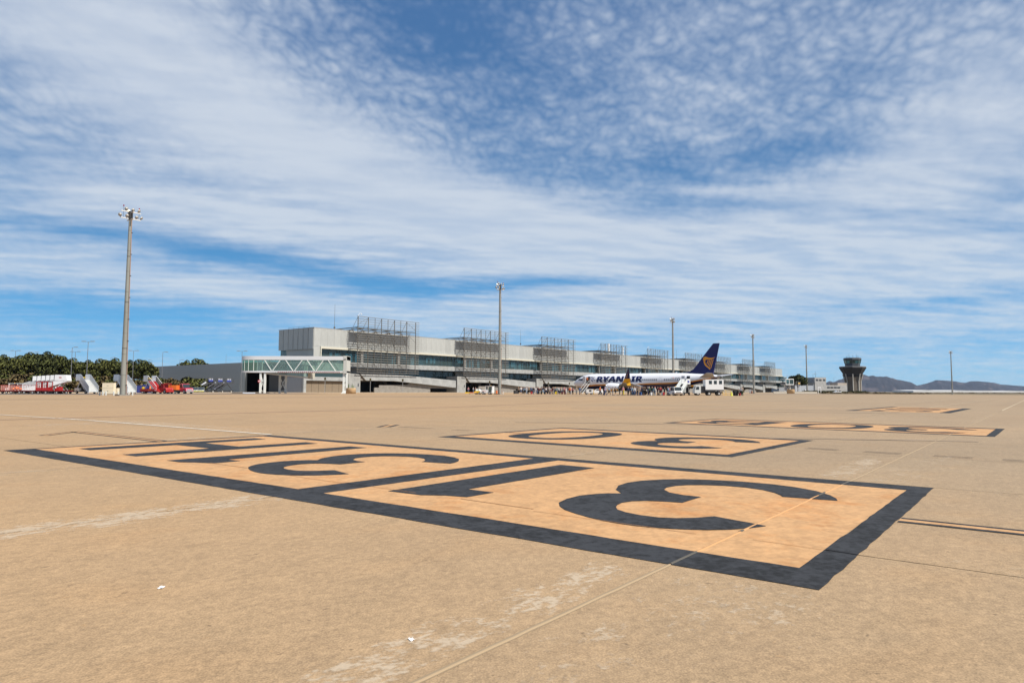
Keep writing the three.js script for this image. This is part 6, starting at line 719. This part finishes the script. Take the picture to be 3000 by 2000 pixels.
{
  const Q = 'passengers queueing left of the airliner', F = 'passengers walking to the rear stairs', A = 'passengers waiting behind the airliner wing', V = 'visitors on the first-floor ramp', I = 'people inside the ramp opening';
  const q = [ // bearing, depth, pose, top, legs, hair, label
    [1520, 176, 's', 'beige', 'black', 'f', 'in beige top and black trousers at the left end of the queue'], [1527, 175, 't', 'white', 'denim', 'f', 'in white top and jeans, second at the left end of the queue'], [1533.5, 177, 's', 'navy', 'black', 'd', 'in dark blue jacket behind the one in white near the queue start'], [1537.5, 175, 'l', 'lightblue', 'black', 'd', 'in pale blue shirt with black trousers near the queue start'], [1543, 174, 's', 'palegrey', 'paledenim', 'b', 'in pale grey top and pale jeans in the left part of the queue'],
    [1550, 175, 't', 'beige', 'black', 'f', 'in light brown shirt and black trousers left of the red suitcase'], [1557, 174, 's', 'denim', 'black', 'g', 'tall grey-haired, in dark denim shirt behind the red suitcase'], [1564, 175, 's', 'black', 'denim', 'g', 'in black top and jeans just right of the red suitcase'], [1569.5, 173, 'w', 'white', 'palegrey', 'f', 'in white and red top with pale trousers, stepping forward in the queue'], [1574, 175, 's', 'black', 'denim', 'd', 'in black top and blue jeans behind the stepping one'], [1580, 173, 'l', 'maroon', 'grey', 'b', 'in maroon top bending over a dark bag in the queue'], [1586, 176, 's', 'brown', 'black', 'd', 'tall, in brown jacket where the pale pier ends'], [1591, 174, 'w', 'navy', 'lightblue', 'b', 'in navy top and light blue trousers in mid-queue'],
    [1600, 173, 't', 'white', 'navy', 'b', 'in white T-shirt and dark trousers under the bay sign'], [1605.5, 174, 's', 'black', 'black', 'd', 'dressed all in black under the bay sign'], [1610, 172, 't', 'palegrey', 'beige', 'g', 'in white blouse and beige shorts right of the bay sign'], [1616, 173, 'b', 'maroon', 'beige', 'b', 'in maroon top seated low among bags in the queue'], [1621, 174, 's', 'maroon', 'grey', 'd', 'in dark red top standing behind the seated one'], [1625.5, 172, 'l', 'grey', 'navy', 'f', 'in grey top beside the yellow suitcase'], [1632, 174, 's', 'teal', 'black', 'b', 'in teal top right of the yellow suitcase'], [1637, 172, 's', 'white', 'navy', 'd', 'in white shirt and navy trousers in the right part of the queue'], [1641, 173, 's', 'black', 'black', 'd', 'in black next to the one in white shirt, right part of the queue'], [1645, 172, 'w', 'cream', 'denim', 'f', 'in cream top and jeans, right part of the queue'], [1654, 171, 't', 'pink', 'maroon', 'b', 'in pink top among dark red bags'], [1659.5, 170, 's', 'palegrey', 'white', 'd', 'in pale top and white trousers near the queue end'],
    [1670, 168, 's', 'orange', 'black', 'f', 'in orange vest and black trousers at the right end of the queue'], [1673, 169.5, 's', 'white', 'palegrey', 'g', 'in white beside the orange vest at the queue end'], [1678.5, 168, 'l', 'pink', 'black', 'd', 'in pink and black beside the airliner nose'], [1689.5, 168, 's', 'beige', 'grey', 'b', 'in beige standing alone under the airliner nose'], [1699, 167, 's', 'blue', 'navy', 'b', 'in bright blue shirt at the foot of the front steps'],
    [1530, 178, 's', 'black', 'black', 'd', 'in black half hidden behind the white top at the queue start'], [1547, 177.5, 's', 'grey', 'black', 'd', 'in dark grey behind the pale grey top, left part of the queue'], [1560.5, 177, 's', 'black', 'navy', 'b', 'in black behind the denim shirt by the red suitcase'], [1577, 177, 's', 'maroon', 'black', 'd', 'in dark maroon behind the black top in the queue'], [1595, 177, 's', 'black', 'denim', 'd', 'in black behind the light blue trousers in mid-queue'], [1602.5, 177, 's', 'navy', 'black', 'g', 'in navy half hidden behind the white T-shirt under the bay sign'], [1618.5, 177, 's', 'black', 'black', 'd', 'in black standing behind the seated one in maroon'], [1628.5, 176, 's', 'brown', 'black', 'b', 'in brown behind the yellow suitcase'], [1649, 175, 's', 'grey', 'black', 'd', 'in dark grey behind the cream top, right part of the queue'], [1664.5, 172, 's', 'navy', 'black', 'd', 'in navy left of the orange vest at the queue end'],
  ];
  q.forEach(([px, d, p, t, l, h, lab], i) => person(px, d, 0, p, t, l, h, -0.6 + (i * 0.9) % 2.2, 'person ' + lab, Q));
  [[1758.5, 147, 'w', 'orange', 'black', 'b', 'in orange vest walking in front of the airliner belly'], [1773, 147, 'w', 'lilac', 'denim', 'g', 'in lilac top walking with a dark case ahead of the engine'], [1784.5, 148, 'w', 'lightblue', 'black', 'b', 'in pale blue top walking in front of the engine intake'], [1796, 148, 's', 'cream', 'palegrey', 'd', 'in cream top and pale trousers in front of the engine'], [1803.5, 149, 't', 'beige', 'black', 'd', 'in beige top and black trousers in front of the engine']].forEach(([px, d, p, t, l, h, lab], i) => person(px, d, 0, p, t, l, h, 1.4 + i * 0.1, 'person ' + lab, F));
  [[1826.5, 150, 's', 'pink', 'black', 'g', 'in pink seen in shade left of the yellow post under the wing'], [1848, 143, 's', 'navy', 'beige', 'c', 'in navy top with beige shorts under the airliner wing'], [1853.5, 144, 's', 'lightblue', 'denim', 'f', 'in light blue beside the navy one under the wing'], [1856.5, 143, 'l', 'brown', 'denim', 'b', 'in brown top and jeans under the wing'], [1860, 142.5, 's', 'white', 'denim', 'f', 'in white top and bright blue jeans under the wing'], [1864, 144, 't', 'grey', 'beige', 'b', 'in grey holding a round bag under the wing tip'], [1872.5, 143, 'l', 'beige', 'beige', 'd', 'in beige bending over a blue suitcase'], [1876, 144, 's', 'pink', 'denim', 'f', 'in pink top behind the blue suitcase'], [1887, 143, 't', 'black', 'black', 'b', 'in black with bare shoulders right of the blue suitcase'], [1899, 142.5, 's', 'navy', 'navy', 'w', 'tall with white cap and navy backpack'], [1903, 143, 's', 'green', 'black', 'g', 'in pale green jacket beside the white cap'], [1920, 142, 's', 'white', 'paledenim', 'r', 'in white top and light jeans, right of the white bag'], [1917.5, 143, 's', 'teal', 'denim', 'd', 'in teal backpack behind the white top'], [1927.5, 142.5, 's', 'maroon', 'maroon', 'b', 'dressed in maroon in the right group'], [1935, 142, 't', 'red', 'black', 'b', 'in dark red top and black trousers by a red case'], [1938.5, 143, 's', 'maroon', 'black', 'd', 'in maroon top just left of the red case'], [1956, 143, 's', 'black', 'black', 'd', 'in black left of the light blue shirt near the tractor'], [1958.5, 142, 's', 'lightblue', 'green', 'b', 'in light blue shirt near the white baggage tractor'], [1962.5, 142, 's', 'pink', 'black', 'd', 'in reddish top right beside the white baggage tractor'], [1868, 145, 's', 'black', 'black', 'd', 'in black behind the grey one with the round bag under the wing tip'], [1881.5, 145, 's', 'navy', 'black', 'd', 'in navy behind the blue suitcase group'], [1892, 145, 's', 'black', 'black', 'b', 'in black between bare shoulders and the white cap'], [1911, 145, 's', 'black', 'navy', 'd', 'in black behind the white suitcase'], [1947.5, 145, 's', 'black', 'black', 'd', 'in black right of the red suitcase near the tractor'], [1841, 146, 's', 'navy', 'black', 'd', 'in dark clothes left of the navy cap under the wing'], [1816, 151, 's', 'black', 'black', 'd', 'in black in the shade between engine and wing tip']].forEach(([px, d, p, t, l, h, lab], i) => person(px, d, 0, p, t, l, h, 0.3 + (i * 1.3) % 2.6, 'person ' + lab, A));
  person(1720.5, 174.8, 2.72, 's', 'orange', 'black', 'd', -0.7, 'person in orange vest standing in the open front door of the airliner');
  person(2171.5, 142, 0, 'l', 'palegrey', 'black', 'g', 2.2, 'person in pale top leaning beside dark luggage behind the airliner'); person(2175.5, 142.3, 0, 's', 'beige', 'green', 'b', 2.5, 'person in beige top standing rightmost behind the airliner'); person(2164, 143, 0, 'b', 'black', 'navy', 'd', 1.2, 'person in black sitting low among dark luggage behind the airliner');
  // on the ramp above the second bay: u along the front
  [[206.3, 'white', 'first from the left'], [209.5, 'white', 'second, in a white hat'], [213.2, 'lilac', 'third'], [221.4, 'orange', 'fourth, in orange'], [222.9, 'yellow', 'fifth, in yellow'], [226.2, 'red', 'sixth, in red'], [228.8, 'navy', 'seventh, in navy'], [232.6, 'green', 'last at the right']].forEach(([u, c, l], i) => { const s = u - 118.2 - 47, y = lerp(3.95, 2.0, clamp((s - 28) / 28.3)), p = P(u, 0, 162.6 - 2.1); person(1500 + p.x / -p.z / 0.000499, -p.z, y, 's', c, 'black', ['f', 'w', 'g', 'b', 'f', 'b', 'd', 'f'][i], 0.4, 'person seen above the ramp parapet over the queue, ' + l, V); });
  [[1372.5, 'pink', 'denim', 'in pink at the left side of the dark opening behind the tow bar'], [1387, 'palegrey', 'denim', 'in pale top inside the dark opening behind the tow bar'], [1393, 'pink', 'black', 'in reddish top inside the dark opening behind the tow bar'], [1409, 'grey', 'black', 'in grey deep in the dark opening behind the pushback tug']].forEach(([px, t, l, lab], i) => { const d = 158 / (0.6122 - 0.7907 * b_(px)); person(px, d, 0.14, 's', t, l, 'dbfg'[i], 0.2 + i, 'person ' + lab, I); });
  const bag = (px, d, m, s, l, g) => { const T = thing('suitcase', l, 'suitcase', B(b_(px), d), px % 3); part('shell', new THREE.ExtrudeGeometry(new THREE.Shape([[-0.2, 0], [0.2, 0], [0.22, 0.05], [0.22, 0.55], [0.18, 0.6], [-0.18, 0.6], [-0.22, 0.55], [-0.22, 0.05]].map((p) => new THREE.Vector2(...p))), { depth: 0.22, bevelSize: 0.02, bevelThickness: 0.02, bevelSegments: 2 }).translate(0, 0.06, -0.11), cloth(m), T); part('handle', [beam([-0.1, 0.66, 0], [-0.1, 1.0, 0], 0.02), beam([0.1, 0.66, 0], [0.1, 1.0, 0], 0.02), beam([-0.11, 1.0, 0], [0.11, 1.0, 0], 0.03)], blackish, T); for (const x of [-0.15, 0.15]) part('castor', wheel(x, 0.035, 0, 0.035, 0.18), blackish, T); T.scale.setScalar(s); };
  for (const a of [[1557.5, 172.5, 'red', 0.95, 'red suitcase standing in the left part of the queue'], [1629, 170.5, 'yellow', 0.95, 'bright yellow suitcase standing in the queue'], [1579, 172, 'black', 0.9, 'black suitcase by the one in maroon bending over'], [1597, 172, 'black', 1, 'black suitcase under the bay sign in the queue'], [1586.5, 172.5, 'black', 0.85, 'black suitcase at the end of the pale pier'], [1647.5, 171, 'maroon', 0.9, 'dark red suitcase right of the cream top in the queue'], [1656.5, 170, 'maroon', 0.9, 'second dark red suitcase near the queue end'], [1612, 171.5, 'navy', 0.85, 'navy suitcase beside the seated person'], [1771, 146.3, 'navy', 0.95, 'dark suitcase pulled by the one in lilac'], [1877.5, 142, 'blue', 1, 'blue suitcase under the wing tip'], [1867.5, 142, 'navy', 0.9, 'navy suitcase left of the blue one under the wing'], [1908.5, 142, 'white', 0.95, 'white suitcase between the green jacket and the light jeans'], [1914.5, 142.5, 'cream', 0.8, 'small cream bag behind the white suitcase'], [1941, 141.5, 'palegrey', 0.95, 'grey suitcase next to the red one near the tractor'], [1944.5, 141.5, 'red', 1, 'red suitcase in the right group near the tractor'], [1931.5, 142, 'beige', 0.7, 'small beige bag by the one in maroon'], [2153, 142, 'black', 1.3, 'large black case left in the dark luggage behind the airliner'], [2159, 142.6, 'black', 1.15, 'second black case of the dark luggage behind the airliner'], [2168, 141.5, 'red', 0.8, 'small red case between people behind the airliner']]) bag(...a);
  const yp = thing('yellow_post', 'yellow marker post on the apron under the airliner wing', 'marker post', B(b_(1828), 148), 0); part('post', rod([0, 0, 0], [0, 1.15, 0], 0.09), M(0.75, 0.6, 0.05, 0.5), yp); part('foot', [new THREE.CylinderGeometry(0.2, 0.22, 0.06, 14).translate(0, 0.03, 0)], blackish, yp);
}

renderer.render(scene, camera);
